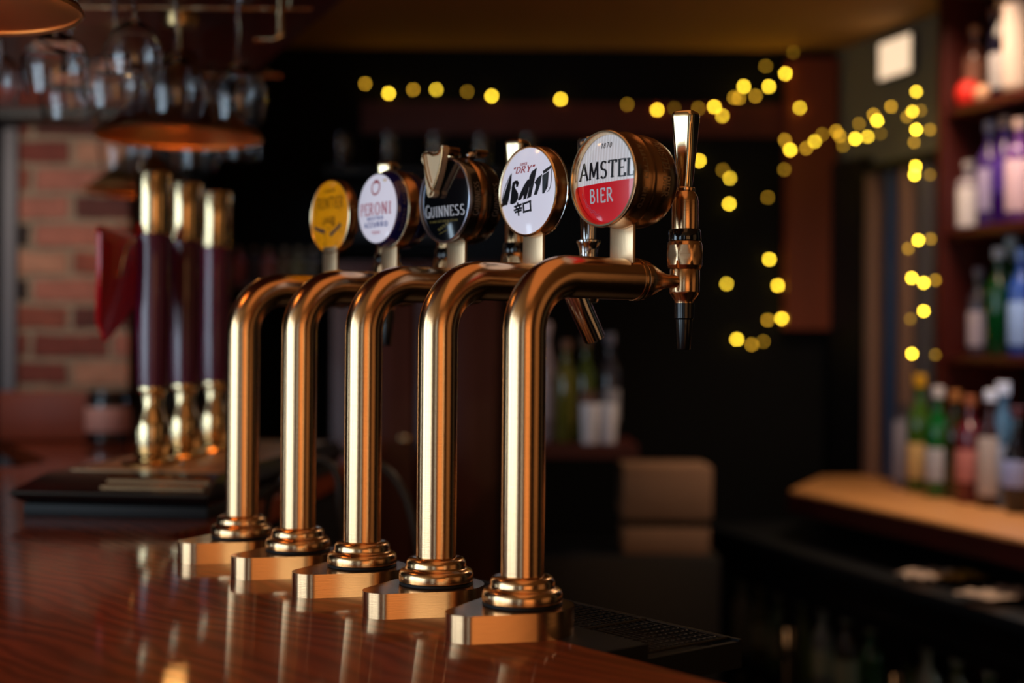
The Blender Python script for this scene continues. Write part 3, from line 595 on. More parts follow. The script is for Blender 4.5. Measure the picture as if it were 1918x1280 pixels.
def badge_peroni(parent):
    b = obj('badge', drum([(0, .1115), (.0440, .1115), (.0444, .1130), (.0470, .1225), (.0490, .1250), (.0490, .1400), (.0478, .1412), (0, .1415)]), 'copper', parent, ang=40)
    obj('side_band', drum([(.0430, .1100), (.0442, .1112), (.0452, .1150), (.0478, .1242), (.0470, .1250)]), 'blueside', b)
    obj('rear_drum', drum([(0, .1416), (.0462, .1416), (.0488, .1430), (.0480, .1540), (.0440, .1620), (0, .1650)]), 'blueside', b)
    obj('rim', drum([(.0474, .1232), (.0490, .1234), (.0497, .1243), (.0494, .1256), (.0484, .1262)]), 'gold', b)
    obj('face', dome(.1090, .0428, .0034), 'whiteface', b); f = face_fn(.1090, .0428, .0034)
    bm = bmesh.new()
    obj('screw', lathe([(0, .1045), (.0016, .1052), (.0018, .1075), (0, .1075)], 12, Matrix.Translation((0, -.020, ZB+.0335)) @ RX), 'gold', b)
    text(bm, 'PERONI', shift(f, -.001, -.0080), .0145, .17, .07, True, .93, .24); obj('lettering', bm, 'ink_pink', b, False)
    bm = text(bmesh.new(), 'NASTRO', shift(f, 0, -.0146), .0042, .24, .18, False, 1.3, .4); text(bm, 'AZZURRO', shift(f, 0, -.0230), .0056, .24, .18, False, 1.26, .36); obj('lettering', bm, 'ink_blue', b, False)
    bm = bmesh.new(); stroke(bm, [(.0088*cos(a*PI/12), .0258 + .0084*sin(a*PI/12)) for a in range(25)], .0022, .0022, f)
    poly_face(bm, [(-.004, .0315), (.004, .0315), (.003, .0360), (0, .0345), (-.003, .0360)], f)
    obj('crest_print', bm, 'ink_red', b, False)
    bm = bmesh.new(); stroke(bm, [(-.009 + .0009*i, -.0300 + .0022*sin(i*1.3)) for i in range(21)], .0009, .0006, f); obj('script_print', bm, 'ink_pink', b, False)
    obj('side_lettering', text(bmesh.new(), 'NASTRO AZZURRO', side_fn(.1195, .0467, .05, False, .0012), .0038, .18, .12, False, 1.2, .35), 'side_grey', b, False)

def badge_frontier(parent):
    b = obj('badge', drum([(.0478, .1270), (.0490, .1268), (.0495, .1280), (.0495, .1390), (.0485, .1410), (0, .1412)]), 'copper', parent, ang=50)
    obj('rim', drum([(.0474, .1290), (.0476, .1262), (.0484, .1256), (.0493, .1262), (.0496, .1275)]), 'gold', b)
    obj('face', dome(.1275, .0476, .0036), 'yellowface', b); f = face_fn(.1275, .0476, .0036)
    bm = text(bmesh.new(), 'FRONTIER', shift(f, 0, .0105), .0150, .15, .11, False, .65, .26); obj('lettering', bm, 'ink_brown', b, False)
    bm = bmesh.new(); stroke(bm, [(-.034, .0062), (.030, .0075)], .0012, .0012, f); stroke(bm, [(-.034, .027), (.030, .029)], .0008, .0008, f)
    text(bm, 'LONDON', shift(f, 0, .0325), .0040, .16, .12, False, 1.1, .3)
    random.seed(5)
    for i in range(26):
        u = random.uniform(-.03, .03); v = random.uniform(-.040, -.008)
        if u*u+v*v < .0018: stroke(bm, [(u, v), (u+random.uniform(-.004, .004), v+random.uniform(-.003, .003))], .0012, .0010, f)
    text(bm, 'LAGER', shift(f, .002, -.0085), .0075, .2, .15, False, .9, .25)
    obj('lettering', bm, 'ink_brown', b, False)
    bm = bmesh.new(); poly_face(bm, [(-.040, -.0145), (-.022, -.0200), (-.009, -.0225), (-.007, -.0175), (-.020, -.0150), (-.040, -.0105)], f); poly_face(bm, [(.003, -.0225), (.010, -.0200), (.028, -.0105), (.032, -.0135), (.018, -.0210), (.006, -.0275)], f)
    obj('ribbon_print', bm, 'ink_grey', b, False)

labels = [('brass column tap nearest the camera with white and red round badge', badge_amstel, brass_tap),
          ('brass column tap with white badge of bold black slanted lettering and a chrome spout', badge_asahi, chrome_tap),
          ('middle brass column tap with black badge and raised golden harp', badge_guinness, brass_tap),
          ('brass column tap with white badge set on a navy blue drum', badge_peroni, brass_tap),
          ('brass column tap farthest from the camera with amber yellow badge', badge_frontier, brass_tap)]
M['side_grey'] = mat('dull_silver_lettering', '#8a7f74', .45, .5, bump=((50, 50, 50), .02))
first = None
for i, (lb, bfn, tfn) in enumerate(labels):
    s = .1412 * i; t = thing('beer_font', lb, 'beer tap', bar(0, s, T), A0, 'brass beer fonts along the bar')
    if first is None: font_base(t); first = list(t.children)
    else:
        for c in first: dup(c, t)
    bfn(t); tfn(t)

# ------------------------------------------------------------------ hand pumps on their black plinth
PD = Vector((.112, .9937, 0)); RP = math.atan2(.9937, .112) - PI/2
pp = Vector((-.617, 2.140, T))
pl = thing('pump_plinth', 'black stepped plinth with slotted top carrying the three hand pumps', 'plinth', pp, RP)
def prof_ext(pts, y0, y1, bm=None):
    bm = bm or bmesh.new(); a = [bm.verts.new((x, y0, z)) for x, z in pts]; b = [bm.verts.new((x, y1, z)) for x, z in pts]; n = len(pts)
    bm.faces.new(a); bm.faces.new(b[::-1])
    for i in range(n): bm.faces.new((a[i], a[(i+1) % n], b[(i+1) % n], b[i]))
    return bm
obj('plinth_foot', box(-.142, .155, .0, .85, 0, .020, bev=.003), 'rubber', pl)
bm = bmesh.new(); secs = []
for z, o_, fr_ in ((.020, -.004, -.004), (.028, .008, .008), (.037, .016, .016), (.040, .015, .015), (.0625, -.010, -.062)):
    x0, x1, y0, y1 = -.142-o_, .155+o_*.3, -fr_, .85+o_; secs.append([(x0, y0, z), (x1, y0, z), (x1, y1, z), (x0, y1, z)])
obj('plinth_body', loft(secs), 'black', pl, ang=20)
for f0_, f1_ in ((.30, .48), (.64, .82)):
    pts_ = [(-.015 + .077*f0_, .040 + .0225*f0_), (-.015 + .077*f1_, .040 + .0225*f1_)]; nx_, nz_ = -.0006, .0020
    obj('top_slat', loft([[(xx, pts_[0][0], pts_[0][1]), (xx, pts_[1][0], pts_[1][1]), (xx, pts_[1][0]+nx_, pts_[1][1]+nz_), (xx, pts_[0][0]+nx_, pts_[0][1]+nz_)] for xx in (-.02, .145)]), 'copper', pl, False)
obj('top_plate', box(-.11, .140, .10, .80, .0625, .0645, bev=.001), 'stem', pl)
def pump(parent):
    obj('pump_base', lathe([(0, 0), (.050, 0), (.052, .003), (.048, .007), (.030, .012), (.026, .018), (.028, .024), (.0305, .034), (.0305, .066), (.028, .076), (.020, .094), (.0185, .108), (.020, .120), (.0265, .126), (.0265, .1315), (0, .1320)], 48), 'polbrass', parent)
    obj('grip', lathe([(0, .132), (.0250, .132), (.0258, .140), (.0285, .220), (.0293, .300), (.0290, .384), (.0285, .3885), (0, .3887)], 48), 'sleeve', parent)
    obj('end_cap', lathe([(0, .3887), (.0292, .3887), (.0300, .3910), (.0300, .4900), (.0290, .4945), (.024, .4955), (0, .4955)], 48), 'polbrass', parent)
pumps = []
PL = ['nearest hand pump with the red pump clip hanging on its side', 'middle of the three aubergine hand pumps', 'farthest of the three aubergine hand pumps, beside the first tap column']
for i, (X, Y) in enumerate(((-.6085, 2.352), (-.5915, 2.510), (-.5710, 2.668))):
    t = thing('hand_pump', PL[i], 'hand pump', (X, Y, T+.0645), RP, 'aubergine hand pumps')
    if i == 0: pump(t); keep = list(t.children)
    else:
        for c in keep: dup(c, t)
    pumps.append(t)
# red shield clip on the first pump, seen edge on
bm = bmesh.new(); sh = [(-.095, .385), (-.060, .400), (0, .405), (.060, .400), (.095, .385), (.098, .33), (.085, .28), (.05, .24), (0, .208), (-.05, .24), (-.085, .28), (-.098, .33)]
a = [bm.verts.new((-.088 + .18*y*y*5*0 + (.02 if False else 0) + .030*(abs(y)/.098)**2, y, z)) for y, z in sh]; b = [bm.verts.new((v.co.x+.007, v.co.y, v.co.z)) for v in a]
bm.faces.new(a); bm.faces.new(b[::-1])
for i in range(len(a)): bm.faces.new((a[i], a[(i+1) % len(a)], b[(i+1) % len(a)], b[i]))
cl = obj('pump_clip', bm, 'clipred', pumps[0], ang=40)
obj('clip_hook', tube([(-.028, 0, .383), (-.045, 0, .375), (-.054, 0, .345), (-.058, 0, .320), (-.080, 0, .318)], .0035, 12), 'polbrass', cl)
obj('clip_bolt', lathe([(0, -.0975), (.006, -.096), (.007, -.090), (0, -.088)], 16, Matrix.Translation((0, 0, .300)) @ RX), 'gold', cl)

# ------------------------------------------------------------------ pendant lamps
def lamp():
    t = thing('pendant_lamp', '', 'pendant lamp')
    R = .150
    out = [(R, 0), (R*.995, .006), (.128, .020), (.100, .044), (.075, .070), (.052, .096), (.036, .110), (.030, .125), (.030, .150), (.022, .158), (0, .160)]
    obj('lamp_shade', lathe(out, 64), 'shade', t, ang=50)
    obj('shade_lining', lathe([(R-.0005, .0005), (.126, .0175), (.098, .041), (.073, .067), (.050, .092), (.030, .105), (0, .108)], 64), 'shadein', t, ang=60)
    obj('rim_bead', lathe([(R, -.003), (R+.003, 0), (R, .003), (R-.003, 0)], 64, close=True), 'shadein', t)
    obj('bulb', lathe([(0, .032), (.014, .036), (.021, .045), (.023, .056), (.020, .068), (.013, .080), (.012, .095), (0, .1)], 24), 'bulb', t)
    return t
l0 = lamp(); lamps = [(( -.535-.0+.535-.655, 1.60, 1.760), 'brass pendant lamp at the top left corner, cut by the frame'),
         ((-.6165, 2.56, CZ+.372), 'brass pendant lamp hanging in front of the wine glasses'),
         ((-.990, 3.70, CZ+.392), 'smallest brass pendant lamp, behind the first hand pump')]
for i, (p, lb) in enumerate(lamps):
    t = l0 if i == 0 else dup(l0)
    t.location = p; t['label'] = lb; t['group'] = 'brass pendant lamps over the bar'
    h = CZ + .5995 - p[2] if i < 2 else 2.398 - p[2]
    bm = tube([(0, 0, .158), (0, 0, h-.012)], .004, 12); lathe([(0, h-.014), (.030, h-.014), (.032, h-.004), (.028, h-.001), (0, h-.001)], 24, None, bm)
    obj('rod', bm, 'shade', t)

# ------------------------------------------------------------------ gantry with hanging glasses
gz = CZ + .60
e0 = Vector((-.298, 2.43)); e1 = Vector((-.66, 3.31))
gp = [(e0.x + (e0.x-e1.x)*.75, e0.y + (e0.y-e1.y)*.75), (e1.x-.10, e1.y+.24), (-1.75, 3.66), (-1.75, 1.1), (-.6, 1.1)]
g = obj('glass_gantry', prism(gp, gz, gz+.10), 'gantrywood', None, False)
tag(g, 'dark red wooden gantry over the bar with glasses hanging beneath', 'gantry')
def wineglass(name='wine_glass', R=.043, H=.20):
    bh = H*.48
    o = [(.034, 0), (.034, .002), (.006, .006), (.0035, .012), (.0035, H-bh), (.012, H-bh+.006), (R*.75, H-bh+.022), (R, H-bh+.05), (R*.98, H-bh+.07), (R*.84, H)]
    inn = [(R*.84-.0012, H), (R*.98-.0012, H-bh+.07), (R-.0012, H-bh+.05), (R*.75-.001, H-bh+.0235), (.010, H-bh+.0085), (0, H-bh+.008)]
    prof = [(0, 0)] + o + inn
    return lathe([(r, -z) for r, z in prof], 32)
gl0 = obj('wine_glass', wineglass(R=.052, H=.215), 'glass'); gl1 = obj('wine_glass', wineglass(R=.045, H=.19), 'glass')
spots = [(-.800, 2.05, 1), (-.700, 2.12, 0), (-.650, 2.26, 0), (-.575, 2.10, 1), (-.560, 2.30, 0), (-.470, 2.36, 0), (-.905, 2.12, 0), (-.870, 2.32, 1), (-.760, 2.38, 0), (-.690, 3.02, 0), (-.600, 3.06, 1), (-.780, 3.02, 1), (-.860, 3.05, 0)]
gn = 0
for i, (x, y, k) in enumerate(spots):
    src = gl1 if k else gl0
    if (k and gl1.get('label')) or (not k and gl0.get('label')): o = dup(src)
    else: o = src
    o.location = (x, y, gz-.016)
    far = y > 2.9
    tag(o, 'small wine glass hanging upside down in the farther row' if far else 'clear wine glass hanging upside down from the red gantry', 'wine glass', 'glasses in the far row' if far else 'glasses hanging over the pumps')
for i, (ya, yb) in enumerate(((2.00, 2.62), (2.98, 3.1))):
    bm = bmesh.new()
    for dy in ((0, .0) if i else (0,)):
        pass
    for r_ in range(3 if not i else 1):
        yy = (2.07, 2.20, 2.47)[r_] if not i else 3.10
        for off in (-.0, ): tube([(-1.0, yy, gz-.010), (-.36 if not i else -.52, yy, gz-.010)], .004, 8, bm)
        for xx in (-.98, -.40 if not i else -.55): tube([(xx, yy, gz-.010), (xx, yy, gz)], .003, 8, bm)
    tag(obj('glass_rack', bm, 'polbrass'), ['brass rail rack holding the nearer hanging glasses', 'brass rail rack holding the farther hanging glasses'][i], 'glass rack')
# brass corner bracket at the edge of the gantry
bm = tube([(-.405, 2.40, gz), (-.405, 2.40, gz-.065), (-.405, 2.40, gz-.075), (-.415, 2.40, gz-.080), (-.45, 2.40, gz-.080)], .006, 12)
tag(obj('gantry_bracket', bm, 'polbrass'), 'brass L-shaped bracket under the edge of the gantry', 'bracket')

# ------------------------------------------------------------------ fairy lights
def unproj(px, py, d):
    a = ROLL; u = px-959; v = 640-py; u, v = u*cos(a) - v*sin(a), u*sin(a) + v*cos(a)
    return Vector((u/FP*d, d, CZ + v/FP*d))
def string_lights(label, pts, depth, order, drape=.0):
    t = thing('string_lights', label, 'string lights', (0, 0, 0), 0, 'warm fairy lights')
    P = []
    for px, py, b in pts:
        d = depth(px, py); P.append((unproj(px, py, d), b))
    t.location = P[0][0]; o0 = t.location.copy()
    P = sorted(P, key=order); path = []
    for (p, b) in P: path.append(p - o0 + Vector((0, .012, .006)))
    # smooth cord
    fine = []
    for i in range(len(path)-1):
        p0 = path[max(i-1, 0)]; p1 = path[i]; p2 = path[i+1]; p3 = path[min(i+2, len(path)-1)]
        for k in range(4):
            u = k/4; fine.append(.5*((2*p1) + (p2-p0)*u + (2*p0-5*p1+4*p2-p3)*u*u + (3*p1-p0-3*p2+p3)*u**3))
    fine.append(path[-1])
    obj('cord', tube(fine, .0012, 6), 'cord', t)
    for (p, b) in P:
        k = 'a' if b >= .78 else 'b' if b >= .58 else 'c' if b >= .36 else 'd' if b >= .22 else 'e'
        bm = bmesh.new(); bmesh.ops.create_uvsphere(bm, u_segments=10, v_segments=7, radius=.0046)
        o = obj('fairy_bulb', bm, FL[k], t); o.location = p - o0
    return t
SA = [(684,157,.5),(728,175,.9),(774,168,.4),(817,168,.7),(875,172,.3),(921,180,.8),(1050,186,1),(1175,196,.25),(1231,206,.9),(1263,203,.12),(1308,203,.25),(1338,200,.8),(1353,217,.7),(1375,183,.4),(1384,184,.5),(1393,162,.8),(1415,180,.4),(1440,162,.9),(1434,124,.35),(1471,138,.8),(1486,98,.2),(1498,202,.6)]
SD = [(1309,301,.8),(1354,319,.3),(1367,334,.7),(1366,382,.8),(1438,370,.3),(1441,486,.8),(1361,532,.7),(1457,535,.85),(1438,600,.4),(1464,597,.9),(1380,636,.9),(1408,646,.5),(1430,640,.35)]
SB = [(1470,263,.5),(1480,281,.95),(1510,278,.4),(1526,265,.7),(1540,252,.35),(1566,246,.4),(1573,255,.4),(1579,273,.25),(1602,260,.9),(1609,232,.3),(1625,256,.6),(1643,226,.95),(1636,215,.5),(1669,200,.5),(1649,250,.2),(1469,318,.3)]
SC = [(1716,172,.7),(1709,209,.7),(1699,219,.3),(1725,207,.15),(1716,243,1),(1742,243,.25),(1712,267,.3),(1715,312,.8),(1713,328,.9),(1742,328,.2),(1720,450,.8),(1743,448,.3),(1701,466,.3),(1708,521,.9),(1730,530,1),(1752,525,.25),(1730,583,1),(1705,598,.15),(1708,663,.95),(1752,665,.2)]
string_lights('warm fairy lights strung level along the dark beam at the back', SA, lambda x, y: 4.815 if x < 1440 else 4.755, lambda e: e[0].x)
string_lights('warm fairy lights hanging down in a loop beside the brown panel', SD, lambda x, y: 4.825, lambda e: -e[0].z if e[0].x < .78 else 9+e[0].z)
string_lights('warm fairy lights swagged across to the bottle shelves', SB, lambda x, y: 4.62 - (x-1470)/250*.50, lambda e: e[0].x)
string_lights('warm fairy lights hanging straight down beside the bottle shelves', SC, lambda x, y: 3.98, lambda e: -e[0].z)

# ------------------------------------------------------------------ back bar on the right
def bbth(name, label, cat): return thing(name, label, cat, F0, RU)
lg = bbth('back_bar_counter', 'pale wooden back bar top carrying the lowest bottles', 'counter'); lt = obj('wooden_top', prism([(-.20, -.40), (-.56, -.10), (-.56, .105), (-.045, .105), (-.045, .25), (1.9, .25), (1.9, -.40)], .885, .95, bev=.006), 'ledge', lg)
ed = obj('edge_strip', prism([(-.205, -.404), (-.20, -.40), (1.9, -.40), (1.9, -.404)], .886, .940), 'redwood', lg, False)
wt = obj('worktop', box(-.62, 1.9, -.50, .065, .77, .80, bev=.003), 'steel'); wt.location = F0; wt.rotation_euler = (0, 0, RU)
tag(wt, 'dark steel worktop below the back bar ledge', 'worktop')
bx = bbth('back_bar_riser', 'dark recessed panel between worktop and pale ledge', 'panel'); obj('panel', box(-.16, 1.85, -.12, .10, .8005, .8845), 'blackwood', bx, False)
# shelf unit
su = bbth('bottle_shelf_unit', 'dark mahogany shelving with rows of bottles on the right', 'shelves')
S0 = -.01
obj('side_panel', box(S0-.03, S0, -.02, .27, .951, 2.39, bev=.002), 'redwood', su)
obj('back_panel', box(S0, 1.85, .26, .275, .951, 2.39), 'wall', su, False)
SHZ = [1.35, 1.71, 2.06]
for z in SHZ: obj('shelf', box(S0+.0005, 1.85, -.01, .2595, z-.028, z, bev=.002), 'redwood', su)
# glazed cabinet left of the shelves
gc = bbth('glazed_cabinet', 'tall cabinet with tan and grey uprights and dark glass beside the shelves', 'cabinet')
for (px, wd, mt) in ((1640, .055, 'tanwood'), (1676, .035, 'bluegrey'), (1704, .05, 'tanwood'), (1742, .075, 'greypaint')):
    s = bb_pt(px, .08); obj('upright', box(s-wd/2, s+wd/2, .05, .10, .951, 1.93, bev=.002), mt, gc)
sa = bb_pt(1622, .08); sb = S0-.035
obj('dark_glass_door', box(sa, sb, .101, .107, .951, 1.93), 'darkglass', gc, False)
obj('cabinet_top', box(sa, sb, .04, .108, 1.931, 1.96, bev=.002), 'blackwood', gc)
# lit sign on the olive wall
s0 = bb_pt(1645, .09); s1 = bb_pt(1706, .09); zt = CZ + (640-76)/FP*bb(s0, .09, 0).y; zl = CZ + (640-149)/FP*bb(s0, .09, 0).y
t = bbth('lit_sign', 'small glowing cream sign box high on the olive wall', 'sign'); obj('sign_box', box(s0, s1, .085, .1095, zl, zt, bev=.003), 'greypaint', t); obj('diffuser', box(s0+.006, s1-.006, .081, .0845, zl+.006, zt-.006), 'lit', t, False)

def bottle_prof(R, H, kind=0):
    nk = R*.36
    if kind == 0: return [(0, 0), (R*.9, 0), (R, .004), (R, H*.58), (R*.93, H*.66), (nk*1.2, H*.76), (nk, H*.80), (nk, H*.93), (nk*1.15, H*.94), (nk*1.15, H*.955), (0, H*.955)]
    if kind == 1: return [(0, 0), (R*.9, 0), (R, .004), (R, H*.66), (R*.9, H*.72), (nk*1.1, H*.76), (nk, H*.79), (nk, H*.90), (0, H*.90)]
    return [(0, 0), (R*.75, 0), (R*.85, .004), (R, H*.3), (R*.95, H*.55), (R*.6, H*.68), (nk, H*.75), (nk, H*.92), (0, H*.92)]
BM_ = {}
def bmat(c, tr=.0):
    k = (c, tr)
    if k not in BM_: BM_[k] = mat('bottle_glass' if tr or 1 else '', c, .06, coat=.5, trans=tr, bump=((6, 6, 6), .05))
    return BM_[k]
def flat(c):
    k = ('f', c)
    if k not in BM_: BM_[k] = mat('bottle_label_paper', c, .55, bump=((60, 60, 60), .05))
    return BM_[k]
def bottle(loc, R, H, glass, cap, lab, label, kind=0, lz=(.18, .48), group=None, tr=.0, cat='bottle'):
    t = thing('bottle', label, cat, loc, random.uniform(0, 6), group); nk = R*.36
    obj('glass_body', lathe(bottle_prof(R, H, kind), 28), bmat(glass, tr), t, ang=50)
    if cap: obj('cap', lathe([(0, H*.90), (nk*1.3, H*.90), (nk*1.35, H*.91), (nk*1.35, H*.995), (nk*1.2, H), (0, H)], 20), flat(cap), t)
    if lab: obj('paper_label', lathe([(R*1.012, H*lz[0]), (R*1.02, H*lz[0]+.001), (R*1.02, H*lz[1]-.001), (R*1.012, H*lz[1])], 28), flat(lab), t)
    return t
CL = 'clear'
rows = {
 0: (.95, [  # on the pale ledge
   (1693, -.03, .030, .25, '#6a6470', '#3a3438', '#8a8490', 0, (.1, .8), 'grey wrapped bottle'),
   (1724, -.06, .036, .34, '#3a5a1c', '#e0a818', '#c8a468', 0, (.12, .42), 'green bottle with yellow cap and tan label'),
   (1758, -.09, .034, .31, '#0c5a24', '#d8d4d8', '#a8a8b0', 0, (.15, .45), 'bright green bottle with pale label'),
   (1790, -.06, .034, .30, '#28280c', '#b07038', None, 0, (.2, .4), 'olive dark bottle with bronze cap'),
   (1818, -.08, .038, .29, '#5a1020', '#a05a38', '#b87068', 1, (.2, .5), 'stout dark red bottle with pink label'),
   (1856, -.09, .033, .31, '#2c0c0c', '#d8dce8', '#b0a098', 0, (.1, .6), 'dark bottle with long cream label'),
   (1880, -.06, .036, .33, '#40607a', '#d0d4e4', '#8c98b0', 0, (.2, .5), 'pale blue bottle with silver cap'),
   (1908, -.10, .036, .27, '#101018', '#50202c', '#98a4d8', 2, (.25, .5), 'black bottle with pale blue label')]),
 1: (1.35, [
   (1800, .08, .032, .27, '#2848a0', '#6888c8', '#8898d0', 0, (.05, .5), 'royal blue bottle'),
   (1832, .08, .030, .25, '#403848', '#888090', '#aca0b4', 0, (.1, .5), 'mauve labelled bottle'),
   (1870, .06, .036, .30, '#06401c', '#d8e0ec', None, 0, (.2, .5), 'deep green bottle with round white cap'),
   (1893, .13, .036, .34, '#0a4424', '#b8d0e0', '#a8a090', 1, (.1, .42), 'green bottle with large pale cap behind its neighbour'),
   (1912, .04, .034, .29, '#2c50a8', '#7898d8', '#90b0e8', 0, (.1, .5), 'light blue labelled bottle at the frame edge')]),
 2: (1.71, [
   (1812, .06, .034, .20, '#9c94a4', '#c8c0c8', '#d8d4dc', 1, (.05, .6), 'short white bottle'),
   (1852, .06, .036, .30, '#4a3080', '#b8b0c8', '#a89cc8', 0, (.15, .55), 'violet bottle with lilac label'),
   (1880, .05, .038, .30, '#3a1470', '#b89888', '#4a2890', 0, (.3, .6), 'deep purple bottle'),
   (1908, .03, .038, .28, '#6a3c88', '#d8b8b0', '#d8b8c8', 1, (.1, .6), 'purple bottle with pink label')]),
 3: (2.06, [
   (1822, .08, .032, .24, '#603428', '#c88858', '#8a5a48', 0, (.2, .6), 'brown bottle with copper cap'),
   (1858, .15, .034, .30, '#3a2c30', '#a06848', None, 0, (.2, .5), 'tall dark bottle'),
   (1874, .05, .036, .28, '#18182a', '#d8b080', '#a8a4a8', 0, (.1, .45), 'navy bottle with pale round label'),
   (1906, .03, .044, .30, '#c8a890', '#f0d0a8', '#e4d0c4', 1, (.05, .8), 'wide cream bottle')])}
for r_, (z, lst) in rows.items():
    for (px, tt, R, H, gl, cp, lb, kd, lz, nm) in lst:
        s = bb_pt(px, tt); on = ['on the pale back bar ledge', 'on the lowest bottle shelf', 'on the middle bottle shelf', 'on the top bottle shelf'][r_]
        bottle(bb(s, tt, z), R, H, gl, cp, lb, nm + ' ' + on, kd, lz, 'bottles ' + on)
# red fruit-like pot and small pot on the top shelf
for px, c, lb, R in ((1810, '#d82418', 'round bright red pot on the top bottle shelf', .035), (1838, '#c89878', 'small beige pot beside the red one on the top shelf', .024)):
    s = bb_pt(px, .03); t = thing('pot', lb, 'pot', bb(s, .03, 2.06)); obj('pot_body', lathe([(0, 0), (R*.7, 0), (R, R*.6), (R*1.05, R*1.1), (R*.9, R*1.6), (R*.6, R*1.9), (R*.5, R*1.9), (R*.8, R*1.5), (0, R*.3)], 28), flat(c), t); obj('lid', lathe([(0, R*1.9), (R*.62, R*1.9), (R*.6, R*2.05), (0, R*2.1)], 28), flat(c), t)
# tumblers and stemmed glasses between the bottles on the ledge and shelf, catching the window light
def tumbler(): return lathe([(0, 0), (.028, 0), (.030, .003), (.036, .095), (.0345, .095), (.0285, .010), (0, .008)], 28)
tb = obj('tumbler', tumbler(), 'glass'); kk = 0
for px, tt, z, lb in ((1768, .17, .95, 'ledge behind the bottles'), (1800, .18, .95, 'ledge behind the bottles'), (1866, .16, .95, 'ledge behind the bottles'), (1896, .14, .95, 'ledge behind the bottles'), (1790, .16, 1.71, 'middle shelf'), (1842, .17, 2.06, 'top shelf'), (1890, .17, 2.06, 'top shelf')):
    o = tb if kk == 0 else dup(tb); kk += 1; o.location = bb(bb_pt(px, tt), tt, z); tag(o, 'clear glass tumbler on the ' + lb, 'tumbler', 'tumblers on the ' + lb)

# papers and cloth on the worktop
def crumple(w_, l_, h_, seed):
    bm = bmesh.new(); n = 10; g = []
    for i in range(n+1):
        g.append([bm.verts.new(((i/n-.5)*w_ + .006*noise.noise(Vector((i*.9, j*.9, seed))), (j/n-.5)*l_, .006 + h_*(.5+.5*noise.noise(Vector((i*.5, j*.5, seed*3)))))) for j in range(n+1)])
    for i in range(n):
        for j in range(n): bm.faces.new((g[i][j], g[i+1][j], g[i+1][j+1], g[i][j+1]))
    r = bmesh.ops.solidify(bm, geom=bm.faces, thickness=.004); return bm
for px, tt, w_, l_, m_, nm, lb, ct in ((1740, -.42, .13, .10, 'paper', 'crumpled_paper', 'crumpled cream paper bag on the dark worktop', 'paper'), (1800, -.36, .10, .09, 'yellowcloth', 'bar_cloth', 'folded yellow cloth between the papers on the worktop', 'cloth'), (1872, -.42, .16, .11, 'greypaint', 'paper_stack', 'rumpled greyish sheets at the near end of the worktop', 'paper')):
    d = .0; s = bb_pt(px, tt); o = obj(nm, crumple(w_, l_, .03, px), 'paper' if m_ == 'greypaint' else m_); o.location = bb(s, tt, .801); o.rotation_euler = (0, 0, RU+PI/2+.2); tag(o, lb, ct)

# undercounter bottle fridge
fr = bbth('bottle_fridge', 'black under-counter fridge with glass doors below the worktop', 'fridge')
bm = box(-.60, 1.6, -.47, .06, .70, .768); box(-.60, 1.6, -.47, .06, 0, .10, bm); box(-.60, -.585, -.47, .06, .1, .70, bm); box(1.585, 1.6, -.47, .06, .1, .70, bm); box(-.585, 1.585, .045, .06, .1, .70, bm)
obj('fridge_body', bm, 'black', fr, False)
for a in (-.58, -.04, .50, 1.04):
    bm = box(a, a+.035, -.49, -.472, .11, .70); box(a+.50, a+.535, -.49, -.472, .11, .70, bm); box(a+.035, a+.50, -.49, -.472, .11, .15, bm); box(a+.035, a+.50, -.49, -.472, .665, .70, bm)
    d_ = obj('fridge_door', bm, 'black', fr, False); obj('door_handle', box(a+.006, a+.016, -.505, -.4905, .30, .58, bev=.002), 'chrome', d_)
    obj('door_pane', box(a+.035, a+.50, -.484, -.480, .15, .665), 'glass', d_, False)
obj('fridge_shelf', box(-.58, 1.58, -.45, .04, .395, .405), 'steel', fr, False)
bi = 0; cols = ['#9c9890', '#787248', '#2c5a2a', '#8a8a40', '#c8c0a8', '#4a3010', '#789068', '#a8a030']
for z in (.406, .101):
    for i in range(16):
        s = -.50 + i*.125
        if abs((s+.58) % .54 - .54) < .06: continue
        c = cols[(i*5 + int(z*10)) % 8]; nm = {'#9c9890': 'silver grey', '#787248': 'khaki', '#2c5a2a': 'green', '#8a8a40': 'olive yellow', '#c8c0a8': 'cream', '#4a3010': 'brown', '#789068': 'sage', '#a8a030': 'lime yellow'}[c]
        bottle(bb(s, -.40, z), .031, .24, c, '#b0a890', '#c8c4a0' if i % 3 else None, nm + ' bottle behind the fridge glass, ' + ('upper' if z > .3 else 'lower') + ' shelf', 0, (.2, .5), ('upper' if z > .3 else 'lower') + ' shelf fridge bottles ' + nm)

# ------------------------------------------------------------------ back of the room, seen between the columns
# tall red-brown cupboard behind the taps
cb = thing('tall_cupboard', 'tall red-brown wooden cupboard seen between the tap columns', 'cupboard', (-.25, 3.93, 0))
obj('carcass', box(-.26, .215, 0, .5, 0, 1.60, bev=.003), 'redwood', cb)
for a in (-.25, -.018):
    d_ = obj('door', box(a, a+.222, -.022, -.001, .08, 1.58, bev=.003), 'redwood', cb); obj('door_panel', box(a+.04, a+.182, -.027, -.0225, .30, 1.50, bev=.002), 'redwood', d_)
    obj('knob', lathe([(0, 0), (.006, 0), (.007, .012), (.013, .018), (.012, .026), (0, .028)], 16, Matrix.Translation((a+(.20 if a < -.1 else .022), -.0225, 1.1)) @ Matrix.Rotation(PI/2, 4, 'X')), 'polbrass', d_)
